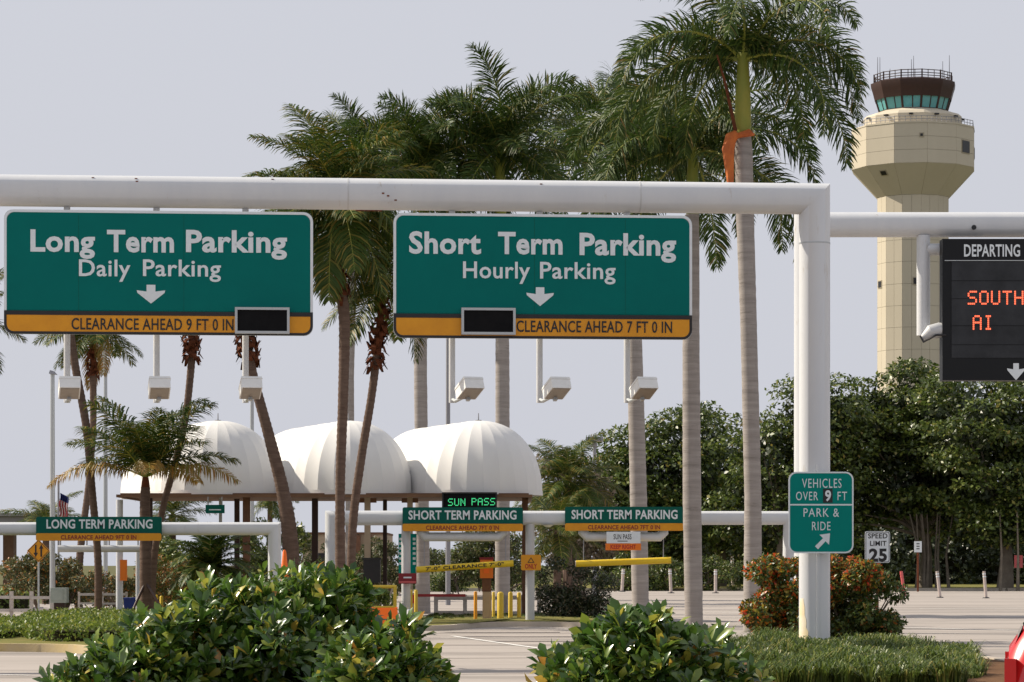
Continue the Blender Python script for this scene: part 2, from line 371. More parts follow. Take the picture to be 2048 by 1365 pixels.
for pa, pb in (((948, 1275), (1160, 1275)), ((985, 1284), (1165, 1285)), ((905, 1266), (1120, 1268))): Y = gY(pa[1]); g = MB(); g.add([(X_(pa[0], Y), Y, .006), (X_(pb[0], Y), Y, .006), (X_(pb[0], Y), Y + .55, .006), (X_(pa[0] - 30, Y), Y + .55, .006)], [(0, 1, 2, 3)]); struct('shadow_strip', g, m_tar_shadow)  # dark sheets painting the canopy and sign shadows across the lane
def island(name, pts, h, top, kerb, kw=.15):
    """raised island: a kerb ring with a planted top; pts in ground metres, counter-clockwise"""
    P = [Vector((x, y, 0)) for x, y in pts]; n = len(P); c = sum(P, Vector()) / n
    inn = []
    for i in range(n):
        a, b, d = P[i - 1], P[i], P[(i + 1) % n]
        n1 = Vector((-(b - a).y, (b - a).x, 0)).normalized(); n2 = Vector((-(d - b).y, (d - b).x, 0)).normalized()
        m_ = (n1 + n2).normalized(); inn.append(b + m_ * kw / max(.4, m_.dot(n1)))
    k = MB()
    vs = [(p.x, p.y, 0) for p in P] + [(p.x, p.y, h) for p in P] + [(p.x, p.y, h) for p in inn] + [(p.x, p.y, 0) for p in inn]
    fs = []
    for i in range(n):
        j = (i + 1) % n; fs += [(i, j, n + j, n + i), (n + i, n + j, 2 * n + j, 2 * n + i), (2 * n + i, 2 * n + j, 3 * n + j, 3 * n + i)]
    k.add(vs, fs); struct('kerb', k, kerb)
    t = MB(); vs = [(p.x, p.y, h - .02) for p in inn] + [(c.x, c.y, h + .06)]
    t.add(vs, [(i, (i + 1) % n, n) for i in range(n)]); struct(name, t, top)
def smooth(pts, k=3):
    for _ in range(k):
        q = []
        for i in range(len(pts)):
            a, b = pts[i], pts[(i + 1) % len(pts)]
            q += [(a[0] * .75 + b[0] * .25, a[1] * .75 + b[1] * .25), (a[0] * .25 + b[0] * .75, a[1] * .25 + b[1] * .75)]
        pts = q
    return pts
# left hedge island
island('planting_bed', smooth([gp(-500, 1304), gp(100, 1303), gp(200, 1311), gp(330, 1320), gp(600, 1290), (X_(640, 70), 70), (X_(560, 84), 84), (X_(300, 86), 86), (X_(120, 78), 78), (X_(-300, 70), 70)], 2), .15, m_grassg, m_kerby)
# foreground bed with the big shrubs (left) and the gantry median (right)
island('planting_bed', smooth([(-5.6, 31.5), (-1.0, 31.5), (-.9, 36), (-1.6, 43), (-3.5, 47), (-5.6, 42)], 2), .15, m_mulch, m_kerb)
island('planting_bed', smooth([(.4, 31), (6.4, 31), (7.3, 38), (7.7, 44), (7.4, 48), (6.2, 56), (3.5, 57), (2.6, 50), (1.2, 44), (.5, 38)], 2), .15, m_mulch, m_kerb)
# toll islands
island('toll_island', smooth([gp(800, 1262), gp(905, 1262), gp(960, 1254), gp(1150, 1254), gp(1262, 1262), gp(1240, 1246), (X_(1190, 90), 90), (X_(860, 92), 92)], 2), .13, m_grassg, m_kerb)
# grass verge beyond the lot
def verge(x0, x1):
    g = MB(); g.box(x0, YK + 1, -.01, x1, YK + 1.25, .16); struct('kerb', g, m_kerb)
    g = MB(); g.box(x0, YK + 1.25, -.01, x1, YK + 60, .15); struct('grass_verge', g, m_grassg)
verge(-4, 90)
# road at lower left seen behind the fence
g = MB(); g.add([(-70, 88, .012), (-11, 88, .012), (-9, 104, .012), (-70, 110, .012)], [(0, 1, 2, 3)]); struct('road', g, m_conc)

# overpass far left
Yo = 230
t = thing('overpass', 'grey concrete road overpass deck far behind the left edge', 'overpass', (X_(-20, Yo), Yo, 0))
g = MB(); g.box(-14, -3, Z_(1046, Yo), 5.2, 6, Z_(1034, Yo)); g.build('deck', m_bridge, t)
g = MB(); g.box(-14, -3.3, Z_(1034, Yo), 5.2, -3, Z_(1028, Yo)); g.build('parapet', m_bridge, t)
for px in (20, -160): g = MB(); x = X_(px, Yo) - X_(-20, Yo); g.box(x - .42, -.8, 0, x + .42, .6, Z_(1046, Yo) - .01); g.build('pier', m_fascia if px == 20 else m_bridge, t)

# tan building behind the toll plaza
Yb = 150
t = thing('low_building', 'low flat-roofed tan building behind the toll canopy', 'building', (X_(690, Yb), Yb, 0))
g = MB(); g.box(X_(605, Yb) - X_(690, Yb), 0, 0, X_(771, Yb) - X_(690, Yb), 9, Z_(1069, Yb)); g.build('wall', m_tan, t)
g = MB(); g.box(X_(604, Yb) - X_(690, Yb), -.12, Z_(1069, Yb) + .002, X_(772, Yb) - X_(690, Yb), 9.1, Z_(1065, Yb)); g.build('parapet', m_brown, t)
for px in (715, 738): g = MB(); x = X_(px, Yb) - X_(690, Yb); g.box(x - .16, -.25, 0, x + .16, -.01, Z_(1071, Yb)); g.build('pilaster', m_brown, t)
g = MB(); x = X_(650, Yb) - X_(690, Yb); g.box(x - .5, -.03, .3, x + .5, .02, 2.2); g.build('window', m_dark, t)

# ================================================================ control tower
YT = 330.; tx = X_(1826, YT); sT = S(YT)
tower = thing('control_tower', 'cream twelve-sided airport control tower with teal glass cab behind the trees', 'control tower', (tx, YT, 0))
OFF = 5.0
def ngon(r, z, k0=0, k1=12, off=OFF): return [(r * math.sin(R(off + 30 * k)), -r * math.cos(R(off + 30 * k)), z) for k in range(k0, k1)]
def facet(mb, r0, z0, r1, z1, k, off=OFF, ins=0.0):
    a, b = ngon(r0, z0, k, k + 2, off); c, d = ngon(r1, z1, k + 1, k - 1 + 1 + 1, off)[0:1] or [None], None
def band(mb, rz, off=OFF):
    mb.ang = 18
    base = len(mb.v)
    for r, z in rz: mb.v += ngon(r, z, off=off)
    for i in range(len(rz) - 1):
        for k in range(12):
            mb.f.append((base + i * 12 + k, base + i * 12 + (k + 1) % 12, base + (i + 1) * 12 + (k + 1) % 12, base + (i + 1) * 12 + k)); mb.m.append(mb.cur)
def zt(py): return Z_(py, YT)
RB, RS = 124.5 / sT / math.cos(R(3)), 72.5 / sT
core = MB(); band(core, [(RS - .12, 0), (RS - .12, zt(398)), (RB - .12, zt(342)), (RB - .12, zt(264)), (RS * .8, zt(262))]); core.build('core', m_tower_core, tower)
def panel(r0, z0, r1, z1, k, parent, th=.06, gap=.014, u0=0., u1=1.):
    A, B = [Vector(p) for p in (ngon(r0, z0, k, k + 1)[0], ngon(r0, z0, k + 1, k + 2)[0])]
    C, D = [Vector(p) for p in (ngon(r1, z1, k + 1, k + 2)[0], ngon(r1, z1, k, k + 1)[0])]
    e = (B - A).normalized(); up = (D - A + C - B).normalized()
    a = A.lerp(B, u0) + e * gap + up * gap; b = A.lerp(B, u1) - e * gap + up * gap
    c = D.lerp(C, u1) - e * gap - up * gap; d = D.lerp(C, u0) + e * gap - up * gap
    n = (b - a).cross(d - a).normalized() * th
    g = MB(); g.add([a, b, c, d, a - n, b - n, c - n, d - n], [(0, 1, 2, 3), (7, 6, 5, 4), (0, 4, 5, 1), (1, 5, 6, 2), (2, 6, 7, 3), (3, 7, 4, 0)])
    return g.build('wall_panel', m_tower, parent)
for k in range(12):
    for a, b in ((342, 316), (316, 290), (290, 262)): panel(RB, zt(a), RB, zt(b), k, tower)
    panel(RS, zt(398), RB, zt(342), k, tower)
    pys = [398, 440, 487, 530, 574, 617, 660, 704, 748]
    for a, b in zip(pys[1:], pys[:-1]):
        panel(RS, zt(a), RS, zt(b), k, tower, u1=.5); panel(RS, zt(a), RS, zt(b), k, tower, u0=.5)
g = MB(); band(g, [(RS, 0), (RS, zt(748) - .03)]); g.build('shaft_base', m_tower, tower)
# balcony parapet, gallery wall, rounded ring
Rg = 100 / sT
g = MB(); band(g, [(RB + .05, zt(264)), (RB + .05, zt(261)), (Rg - .1, zt(261))]); g.build('balcony_slab', m_tower, tower)
g = MB(); band(g, [(Rg, zt(261) + .003), (Rg, zt(240)), (Rg * .93, zt(234)), (Rg * .8, zt(230)), (69 / sT, zt(226))]); g.build('gallery_wall', m_tower, tower)
for k in range(12):
    a = R(OFF + 15 + 30 * k); g = MB(); M = Matrix.Rotation(a, 4, 'Z')
    g.box(-.22, -Rg * .97 - .3, zt(244), .22, -Rg * .94, zt(241) + .0, M); g.build('flood_lamp', m_dark, tower)
g = MB(); 
for zz in (zt(250), zt(256)): 
    p = ngon(RB - .1, zz); 
    for k in range(12): g.tube([p[k], p[(k + 1) % 12]], .035, 5)
for k in range(12):
    a, b = [Vector(q) for q in (ngon(RB - .1, zt(262), k, k + 1)[0], ngon(RB - .1, zt(262), k + 1, k + 2)[0])]
    for u in np.linspace(0, 1, 7)[:-1]: q = a.lerp(b, u); g.tube([q, q + Vector((0, 0, zt(249) - zt(262)))], .03, 4)
g.build('balcony_railing', m_rod, tower)
# the cab
rb, rt_, rg = 69 / sT, 85 / sT, 78 / sT
OC = OFF
pc = lambda py: 69 / sT + (85 - 69) / sT * (228 - py) / 50
g = MB(); band(g, [(pc(229), zt(228)), (pc(224) - .02, zt(225))]); g.build('cab_sill', m_cabbrown, tower)
for k in range(12):
    A, B = ngon(pc(224) - .12, zt(225), k, k + 1)[0], ngon(pc(224) - .12, zt(225), k + 1, k + 2)[0]
    C, D = ngon(pc(200) - .12, zt(200), k + 1, k + 2)[0], ngon(pc(200) - .12, zt(200), k, k + 1)[0]
    A, B, C, D = map(Vector, (A, B, C, D)); n = (B - A).cross(D - A).normalized() * .04
    g = MB(); g.add([A, B, C, D, A - n, B - n, C - n, D - n], [(0, 1, 2, 3), (7, 6, 5, 4), (0, 4, 5, 1), (1, 5, 6, 2), (2, 6, 7, 3), (3, 7, 4, 0)]); g.build('pane', m_cabglass, tower)
    g = MB(); g.tube([A, D], .14, 5); 
    mid0, mid1 = A.lerp(B, .55), D.lerp(C, .55); g.tube([mid0, mid1], .07, 5); g.build('mullion', m_cabbrown, tower)
g = MB(); band(g, [(pc(200), zt(203)), (pc(186), zt(186)), (pc(180) + .05, zt(178)), (pc(180) + .1, zt(170)), (pc(190) - .3, zt(166)), (.3, zt(165))]); g.build('cab_roof', m_cabbrown, tower)
g = MB(); band(g, [(pc(204) - .2, zt(206)), (pc(204) - .7, zt(203))]); g.build('blind', m_dark, tower)
# cab furniture silhouettes inside (dark centre core)
g = MB(); band(g, [(1.2, zt(226)), (1.2, zt(200))]); g.build('cab_core', m_cabbrown, tower)
g = MB(); rr = 79 / sT
for zz in (zt(152), zt(158), zt(163)):
    p = ngon(rr, zz)
    for k in range(12): g.tube([p[k], p[(k + 1) % 12]], .05, 5)
for k in range(12):
    a, b = [Vector(q) for q in (ngon(rr, zt(168), k, k + 1)[0], ngon(rr, zt(168), k + 1, k + 2)[0])]
    for u in (0, .33, .66): q = a.lerp(b, u); g.tube([q, q + Vector((0, 0, zt(151) - zt(168)))], .045 if u else .09, 5)
g.build('roof_railing', m_cabbrown, tower)
for px, py, dy in ((1753, 118, -1), (1762, 112, 1), (1780, 138, 0), (1818, 125, -2), (1832, 106, 2), (1882, 138, 0), (1888, 120, 1), (1896, 114, -1)):
    g = MB(); x = X_(px, YT) - tx; g.tube([(x, dy, zt(168)), (x, dy, zt(py))], [.06, .03], 5); g.build('antenna', m_rod, tower)
# windows and hatches set into panels
def on_facet(px, py, wpx, hpx, r0, z0, r1, z1, k, name, m):
    A, B = [Vector(p) for p in (ngon(r0, z0, k, k + 1)[0], ngon(r0, z0, k + 1, k + 2)[0])]
    C, D = [Vector(p) for p in (ngon(r1, z1, k + 1, k + 2)[0], ngon(r1, z1, k, k + 1)[0])]
    n = (B - A).cross(D - A).normalized()
    x = X_(px, YT) - tx; v = (zt(py) - z0) / (z1 - z0)
    P, Q = A.lerp(D, v), B.lerp(C, v); u = (x - P.x) / (Q.x - P.x); c = P.lerp(Q, u); e = (Q - P).normalized(); up = (D - A).lerp(C - B, u).normalized()
    cs = abs(e.x); a = wpx / 2 / sT / max(cs, .3); b = hpx / 2 / sT
    def fr(a, b, t0, t1, nm, mm, pp):
        g = MB(); q = [c - e * a - up * b, c + e * a - up * b, c + e * a + up * b, c - e * a + up * b]
        g.add([p + n * t1 for p in q] + [p + n * t0 for p in q], [(0, 1, 2, 3), (7, 6, 5, 4), (0, 4, 5, 1), (1, 5, 6, 2), (2, 6, 7, 3), (3, 7, 4, 0)]); return g.build(nm, mm, pp)
    o = fr(a + .12, b + .12, -.05, .05, name, m_tower_core, tower); fr(a, b, 0, .09, 'pane', m, o)
on_facet(1919, 305, 17, 23, RB, zt(342), RB, zt(262), 1, 'window', m_dark)
on_facet(1945, 310, 4, 20, RB, zt(342), RB, zt(262), 2, 'window', m_dark)
on_facet(1826, 288, 5, 5, RB, zt(342), RB, zt(262), 11, 'vent', m_dark)
on_facet(1757, 357, 9, 9, RS, zt(398), RB, zt(342), 10, 'vent', m_dark)
on_facet(1822, 569, 9, 12, RS, zt(700), RS, zt(398), 11, 'window', m_dark)
on_facet(1758, 571, 4, 12, RS, zt(700), RS, zt(398), 9, 'window', m_dark)

# ================================================================ the big gantry
D0 = Vector((X_(1629, 47.6), 47.6, 0)); PHI = math.atan2(1.1, 13.18)
pg = Plane(D0, PHI)                                     # plane of the beam axis; a<0 to the left
r = 31 / S(47.6)
zb = Z_(398.5, 47.6)
gan = thing('sign_gantry', 'large white round-pipe gantry spanning the whole left of the road', 'gantry', D0, PHI)
g = MB(); g.tube([(-24, 0, .1), (-24, 0, zb), (-.0, 0, zb), (0, 0, .1)], r, 40); g.build('pipe_frame', m_pipe, gan)
for a in (-13.35 + 0, -7.65, -2.9):
    g = MB(); g.tube([(a - .012, 0, zb), (a + .012, 0, zb)], r + .004, 40); g.build('weld_seam', m_pipe_old, gan)
g = MB(); g.tube([(0, 0, Z_(489, 47.6)), (0, 0, Z_(486, 47.6))], r + .004, 40); g.build('weld_seam', m_frame, gan)
g = MB(); g.box(-.42, -.42, .02, .42, .42, .1); g.build('base_plate', m_frame, gan)
g = MB(); g.box(-.015, -r - .03, Z_(1290, 47.6), .03, -r + .02, Z_(930, 47.6)); g.build('cable_cover', m_pipe, gan)
g = MB(); nu, nv = 8, 14; vs = []; rd = random.Random(9)
for j in range(nv + 1):
    zz = .1 + .95 * j / nv; wj = (R(38) - R(26) * j / nv) * rd.uniform(.85, 1.1)
    for i in range(nu + 1): a = R(200) + wj * (2 * i / nu - .75); vs.append(((r + .003) * math.cos(a), (r + .003) * math.sin(a), zz))
g.add(vs, [(j * (nu + 1) + i, j * (nu + 1) + i + 1, (j + 1) * (nu + 1) + i + 1, (j + 1) * (nu + 1) + i) for j in range(nv) for i in range(nu)])
g.build('discoloured_paint', m_yellowstain, gan)
# peeled, rusty patch under the beam between the signs
a, z = pg.at(738, 416); random.seed(3)
g = MB()
for i in range(5):
    x = a - .16 + i * .08; hh = .02 + .03 * math.sin(i * .8 + .3); 
    M = Matrix.Translation((x, 0, zb)) @ Matrix.Rotation(R(20), 4, 'X')
    g.box(-.055, -.07, -r - .012, .055, .03 + hh, -r + .02, M)
g.build('rusty_bracket', m_rust, gan)
g = MB()
for i, (px, py) in enumerate([(273, 361), (275, 367), (187, 359), (545, 362), (1080, 372), (765, 391), (775, 396), (790, 404)]):
    aa, zz = pg.at(px, py); dz = zz - zb; yy = -math.sqrt(max(0, r * r - dz * dz)); g.box(aa - .02, yy - .004, zz - .012, aa + .02, yy + .03, zz + .012)
g.build('paint_chip', m_rust, gan)

ps = Plane(D0 + Vector((math.sin(PHI), -math.cos(PHI), 0)) * .36, PHI)   # plane of the sign faces
def arrow_down(cx, z1, h, wd, y, m, parent, name='arrow'):
    s_ = wd * .155; mid = z1 - h * .36
    poly = [(cx - s_, z1), (cx - s_, mid + .0), (cx - wd / 2, mid + .02), (cx - wd / 2 + .01, mid - .02), (cx, z1 - h), (cx + wd / 2 - .01, mid - .02), (cx + wd / 2, mid + .02), (cx + s_, mid), (cx + s_, z1)]
    g = MB(); g.prism(poly, y - .006, y); return g.build(name, m, parent)
def big_sign(label, L, T1, T2, t3, disp, arrow, group):
    x0p, x1p, topp, ambp, botp = L
    a0, z1 = ps.at(x0p, topp); a1, _ = ps.at(x1p, topp + 5); _, zm = ps.at(x0p, ambp); _, zbt = ps.at(x0p, botp)
    am = (a0 + a1) / 2; c = ps.p0 + ps.u * am
    t = thing('parking_sign', label, 'road sign', (c.x, c.y, zbt), PHI, group)
    hw = (a1 - a0) / 2; H = z1 - zbt; zm -= zbt
    bw = .042
    k = lambda x, z: (x, z)
    g = MB(); g.prism(rrect(-hw, .0, hw, H, .14), .0, .05); g.build('backing', m_frame, t)
    g = MB(); g.prism([(-hw + bw, zm + .02)] + [(hw - bw, zm + .02)] + [p for p in rrect(-hw + bw, zm, hw - bw, H - bw, .13) if p[1] > zm + .3], -.006, -.0005); g.build('green_panel', m_green, t)
    outer = [p for p in rrect(-hw, 0, hw, H, .16)]; inner = [p for p in rrect(-hw + bw, bw, hw - bw, H - bw, .11)]
    g = MB(); po = [(x, max(z, zm + .03)) for x, z in outer]; pi = [(x, max(z, zm + .03)) for x, z in inner]
    g.ring(po, pi, -.012, -.0005); g.build('white_border', m_white_sheet, t)
    po = [(x, min(z, zm + .02)) for x, z in outer]; pi = [(x, min(max(z, bw), zm - .045)) for x, z in inner]
    g = MB(); g.ring(po, pi, -.012, -.0005); g.build('black_border', m_black, t)
    g = MB(); lo = [p for p in rrect(-hw + bw, bw * .9, hw - bw, zm - .04, .12) if p[1] < .25 or True]
    lo = [(x, z) for x, z in rrect(-hw + bw, bw * .9, hw - bw, zm + .3, .12)]; lo = [(x, min(z, zm - .04)) for x, z in lo]
    q = []
    for p in lo:
        if not q or (abs(p[0] - q[-1][0]) + abs(p[1] - q[-1][1])) > 1e-4: q.append(p)
    q2 = [p for p in q if not (p[1] > zm - .05 and abs(p[0]) < hw - bw - .001)]
    g.prism(q2, -.007, -.0005); g.build('amber_strip', m_amber, t)
    for u in ((-.52, .16) if x0p < 100 else (-.06, .55)):
        g = MB(); g.box(hw * u - .004, -.0072, zm + .03, hw * u + .004, -.0062, H - .07); g.build('panel_seam', m_green2, t)
    for s_, b0, b1, base, cap, bold in T1 + T2 + (t3,):
        xa, zz = ps.at(b0, base); xb, _ = ps.at(b1, base); _, zc = ps.at(b0, base - cap)
        lettering(s_, xa - am, xb - am, zz - zbt, zc - zz, -.008, m_white_sheet if s_ is not t3[0] else m_black, t, bold)
    xa, zt_ = ps.at(arrow[0] - arrow[3] / 2, arrow[1]); xb, zl = ps.at(arrow[0] + arrow[3] / 2, arrow[1] + arrow[2])
    arrow_down((xa + xb) / 2 - am, zt_ - zbt, zt_ - zl, xb - xa, -.008, m_white_sheet, t)
    xa, zt_ = ps.at(disp[0], disp[1]); xb, zl = ps.at(disp[2], disp[3]); xa -= am; xb -= am; zt_ -= zbt; zl -= zbt
    g = MB(); g.prism([(xa + .03, zl + .03), (xb - .03, zl + .03), (xb - .03, zt_ - .03), (xa + .03, zt_ - .03)], -.10, -.013); d = g.build('message_display', m_ledblack, t)
    g = MB(); g.ring([(xa, zl), (xb, zl), (xb, zt_), (xa, zt_)], [(xa + .04, zl + .04), (xb - .04, zl + .04), (xb - .04, zt_ - .04), (xa + .04, zt_ - .04)], -.13, -.013); g.build('display_frame', m_frame, d)
    for bx in (-hw * .6, 0, hw * .6):
        g = MB(); g.box(bx - .04, .05, .25, bx + .04, .11, H - .05); g.build('rear_bracket', m_frame, t)
    for px, py in (): pass
    return t
GS = 'large green parking signs hung on the big gantry'
s1 = big_sign('wide green LONG TERM PARKING sign with amber clearance strip on the gantry', (8, 626, 419, 624, 668),
  (('Long', 61, 190, 502, 41, .03), ('Term', 214, 348, 503, 41, .03), ('Parking', 372, 574, 503, 41, .03)), (('Daily', 158, 261, 552, 32, .015), ('Parking', 286, 442, 552, 32, .015)), ('CLEARANCE AHEAD 9 FT 0 IN', 143, 467, 659, 22, .012),
  (470, 616, 579, 669), (302, 570, 38, 57), GS)
s2 = big_sign('wide green SHORT TERM PARKING sign with amber clearance strip on the gantry', (787, 1384, 426, 630, 676),
  (('Short', 818, 962, 506, 41, .03), ('Term', 996, 1125, 507, 41, .03), ('Parking', 1159, 1352, 509, 41, .03)), (('Hourly', 926, 1060, 556, 32, .015), ('Parking', 1080, 1231, 557, 32, .015)), ('CLEARANCE AHEAD 7 FT 0 IN', 1033, 1344, 664, 22, .012),
  (922, 617, 1030, 671), (1080, 575, 38, 55), GS)

# floodlights hanging on drop poles below the signs
def flood(px, ytop, ybox, fx, label, first=[None]):
    a, _ = pg.at(px, 700)
    a, z0 = pg.at(px, 420); c = pg.p0 + pg.u * a
    if first[0] is None or True:
        t = thing('sign_floodlight', label, 'floodlight', (c.x, c.y, zb - r), PHI + fx, 'floodlights on drop poles below the big signs')
        L = (zb - r) - Z_(806, c.y)
        g = MB(); g.tube([(0, 0, 0), (0, 0, -L)], .052, 12); g.build('drop_pole', m_pipe_old, t)
        g = MB(); g.tube([(0, 0, -L + .06), (0, -.15, -L + .02), (0, -.45, -L - .0 + .06), (0, -.62, -L + .1)], [.03, .03, .026, .026], 10); g.build('arm', m_frame, t)
        M = Matrix.Translation((0, -.72, -L + .20)) @ Matrix.Rotation(R(-24), 4, 'X')
        g = MB()
        g.box(-.165, -.2, -.10, .165, .2, .10, M); hb = g.build('housing', m_fixture, t)
        g = MB(); g.box(-.145, -.18, -.112, .145, .18, -.101, M); g.build('lens', m_lens, hb)
        g = MB(); g.box(-.172, -.207, .06, .172, .207, .072, M); g.build('lid', m_frame if False else m_fixture, hb)
        g = MB(); g.box(-.03, .1, -.16, .03, .16, -.10, M); g.build('knuckle', m_frame, t)
    return t
flood(134, 675, 0, .12, 'leftmost sign floodlight, hanging beside the leaning palm trunk')
flood(313, 675, 0, .10, 'sign floodlight hanging above the young coconut palm')
flood(491, 675, 0, .12, 'sign floodlight under the black display of the long term sign')
flood(904, 675, 0, .34, 'sign floodlight under the left part of the short term sign')
flood(1079, 675, 0, .30, 'sign floodlight hanging against open sky right of the rightmost dome')
flood(1254, 675, 0, .26, 'rightmost sign floodlight, in front of a grey palm trunk')

# second gantry with the departures board
Y2 = 58.; r2 = 25 / S(Y2); z2 = Z_(450, Y2); x2 = X_(1613, Y2)
gan2 = thing('sign_gantry', 'white pipe gantry behind the first post, carrying the black departures board', 'gantry', (x2, Y2, 0))
g = MB(); g.tube([(0, 0, .1), (0, 0, z2), (12.5, 0, z2), (12.5, 0, .1)], r2, 32); g.build('pipe_frame', m_pipe, gan2)
xx = X_(1846, Y2) - x2
g = MB(); zz = Z_(500, Y2)
g.tube([(xx, -.05, z2 - r2 + .03), (xx, -.05, Z_(672, Y2))], .135, 24); g.build('hanger_pipe', m_pipe, gan2)
g = MB(); g.tube([(xx, -.05, zz), (xx + 1.2, -.05, zz)], .12, 20); g.build('cross_pipe', m_pipe, gan2)
g = MB(); g.tube([(X_(1944, Y2) - x2, -r2 - .005, Z_(458, Y2)), (X_(1944, Y2) - x2, -r2 + .03, Z_(458, Y2))], .05, 8); g.build('cable_hole', m_dark, gan2)
g = MB()
g.tube([(X_(1838, Y2) - x2, -.4, Z_(680, Y2)), (X_(1855, Y2) - x2, -.42, Z_(668, Y2)), (X_(1872, Y2) - x2, -.4, Z_(664, Y2)), (X_(1890, Y2) - x2, -.38, Z_(664, Y2))], [.05, .14, .15, .13], 14); g.build('elbow_pipe', m_pipe_old, gan2)
g = MB(); g.tube([(X_(1834, Y2) - x2, -.46, Z_(676, Y2)), (X_(1840, Y2) - x2, -.5, Z_(688, Y2)), (X_(1852, Y2) - x2, -.55, Z_(682, Y2)), (X_(1864, Y2) - x2, -.56, Z_(675, Y2)), (X_(1884, Y2) - x2, -.55, Z_(675, Y2))], .02, 6)
g.build('cable', m_black, gan2)
Y3 = Y2 - .55; s3 = S(Y3); bx0 = X_(1885, Y3); bz0 = Z_(761, Y3); bw_, bh = 4.6, Z_(478, Y3) - bz0
bd = thing('departures_board', 'black electronic departures board with red lettering at the right edge', 'display board', (bx0, Y3, bz0))
g = MB(); g.box(0, 0, 0, bw_, .4, bh); g.build('case', m_boardframe, bd)
f = lambda px, py: (X_(px, Y3) - bx0, Z_(py, Y3) - bz0)
g = MB(); x0, z1 = f(1889, 520); g.box(x0, -.02, bh - .44, bw_ - .04, -.001, bh - .425); g.build('trim_strip', m_frame, bd)
x0, z0 = f(1903, 716); x1 = bw_ - .17; z1 = f(0, 524)[1]
g = MB(); g.prism([(x0, z0), (x1, z0), (x1, z1), (x0, z1)], -.012, -.001); g.build('screen', m_boardface, bd)
zs = [f(0, p)[1] for p in (562, 598, 652, 690)]
for k, z in enumerate(zs[:2] + zs[2:]):
    g = MB(); g.box(x0, -.016, z - .008, x1, -.0125, z + .008); g.build('screen_seam', m_boardframe, bd)
xa, za = f(1928, 513); lettering('DEPARTING', xa, xa + (2040 - 1928) / s3, za, 23 / s3, -.004, m_white_sheet, bd, .02)
xa, za = f(1935, 582); dots('SOUTHWEST', xa, za, 3.75 / s3, -.014, m_led_red, bd, 6.2, 4.0 / s3)
xa, za = f(1945, 631); dots('AI', xa, za, 3.6 / s3, -.014, m_led_red, bd, 6.2, 4.2 / s3)
xa, za = f(2032, 727)
arrow_down(xa, za, 34 / s3, 36 / s3, -.002, m_white_sheet, bd)

# PARK & RIDE sign on the gantry post
Yp = 47.6 - r - .10; sp = S(Yp)
px0, px1, pt, pbm = 1577, 1707, 944, 1107
cx = X_((px0 + px1) / 2, Yp); zb0 = Z_(pbm, Yp)
t = thing('park_and_ride_sign', 'bright green PARK & RIDE sign on the white gantry post', 'road sign', (cx, Yp, zb0))
hw = (px1 - px0) / 2 / sp; H = (pbm - pt) / sp
fz = lambda py: Z_(py, Yp) - zb0
fx = lambda px: X_(px, Yp) - cx
g = MB(); g.prism(rrect(-hw, 0, hw, H, .13), 0, .012); g.build('backing', m_frame, t)
g = MB(); g.ring(rrect(-hw, 0, hw, H, .13), rrect(-hw + .024, .024, hw - .024, H - .024, .11), -.008, -.0005); g.build('white_border', m_white_sheet, t)
g = MB(); g.prism(rrect(-hw + .024, .024, hw - .024, H - .024, .11), -.004, -.0005); g.build('green_panel', m_bright_green, t)
g = MB(); g.box(-hw + .024, -.0075, fz(1011.5), hw - .024, -.0045, fz(1008.5)); g.build('divider', m_white_sheet, t)
for s_, a, b, base, cap, bo in (('VEHICLES', 1604, 1683, 976, 18, 0), ('OVER', 1592, 1636, 1001, 17, 0), ('FT', 1675, 1694, 1001, 17, 0), ('PARK &', 1607, 1678, 1034, 17, 0), ('RIDE', 1624, 1661, 1061, 17, 0)):
    lettering(s_, fx(a), fx(b), fz(base), cap / sp, -.0048, m_white_sheet, t, bo, .003, space=1.15)
g = MB(); g.box(fx(1646), -.009, fz(1006), fx(1665), -.0045, fz(978)); g.build('number_patch', m_black, t)
lettering('9', fx(1650), fx(1662), fz(1002), 20 / sp, -.0092, m_white_sheet, t, .03, .003)
q = [(1630, 1093), (1646, 1077), (1639, 1070), (1660, 1067), (1658, 1090), (1651, 1083), (1636, 1099)]
g = MB(); g.prism([(fx(a), fz(b)) for a, b in q], -.008, -.0045); g.build('arrow', m_white_sheet, t)
for z in (fz(1000), fz(1060)): g = MB(); g.box(-.2, .012, z - .02, .2, .09, z + .02); g.build('rear_bracket', m_frame, t)
# ================================================================ toll gantries
def small_sign(px0, px1, pt, pm, pb, Y, text, tx0, tx1, base, cap, sub, sx0, sx1, sbase, scap, label, group):
    s_ = S(Y); cx = X_((px0 + px1) / 2, Y); z0 = Z_(pb, Y)
    t = thing('lane_sign', label, 'road sign', (cx, Y, z0), 0, group)
    fx = lambda px: X_(px, Y) - cx
    fz = lambda py: Z_(py, Y) - z0
    hw = (px1 - px0) / 2 / s_
    g = MB(); g.prism(rrect(-hw, .0, hw, fz(pt), .05), 0, .10); g.build('cabinet', m_green2, t)
    g = MB(); g.prism(rrect(-hw + .01, fz(pm) + .01, hw - .01, fz(pt) - .01, .045), -.006, -.0005); g.build('green_panel', m_green2, t)
    g = MB(); g.prism(rrect(-hw, 0, hw, fz(pm), .045), -.02, -.0005); g.build('amber_strip', m_amber, t)
    lettering(text, fx(tx0), fx(tx1), fz(base), cap / s_, -.007, m_white_sheet, t, .025, .004)
    lettering(sub, fx(sx0), fx(sx1), fz(sbase), scap / s_, -.0208, m_dred, t, .02, .004)
    return t
YS = 76.5; sS = S(YS); rS = 13.5 / sS
zS = Z_(1036.5, YS)
xl, xr = X_(665, YS), X_(1580, YS)
t = thing('lane_gantry', 'low white pipe gantry over the two short term parking lanes', 'gantry', (xl, YS, 0))
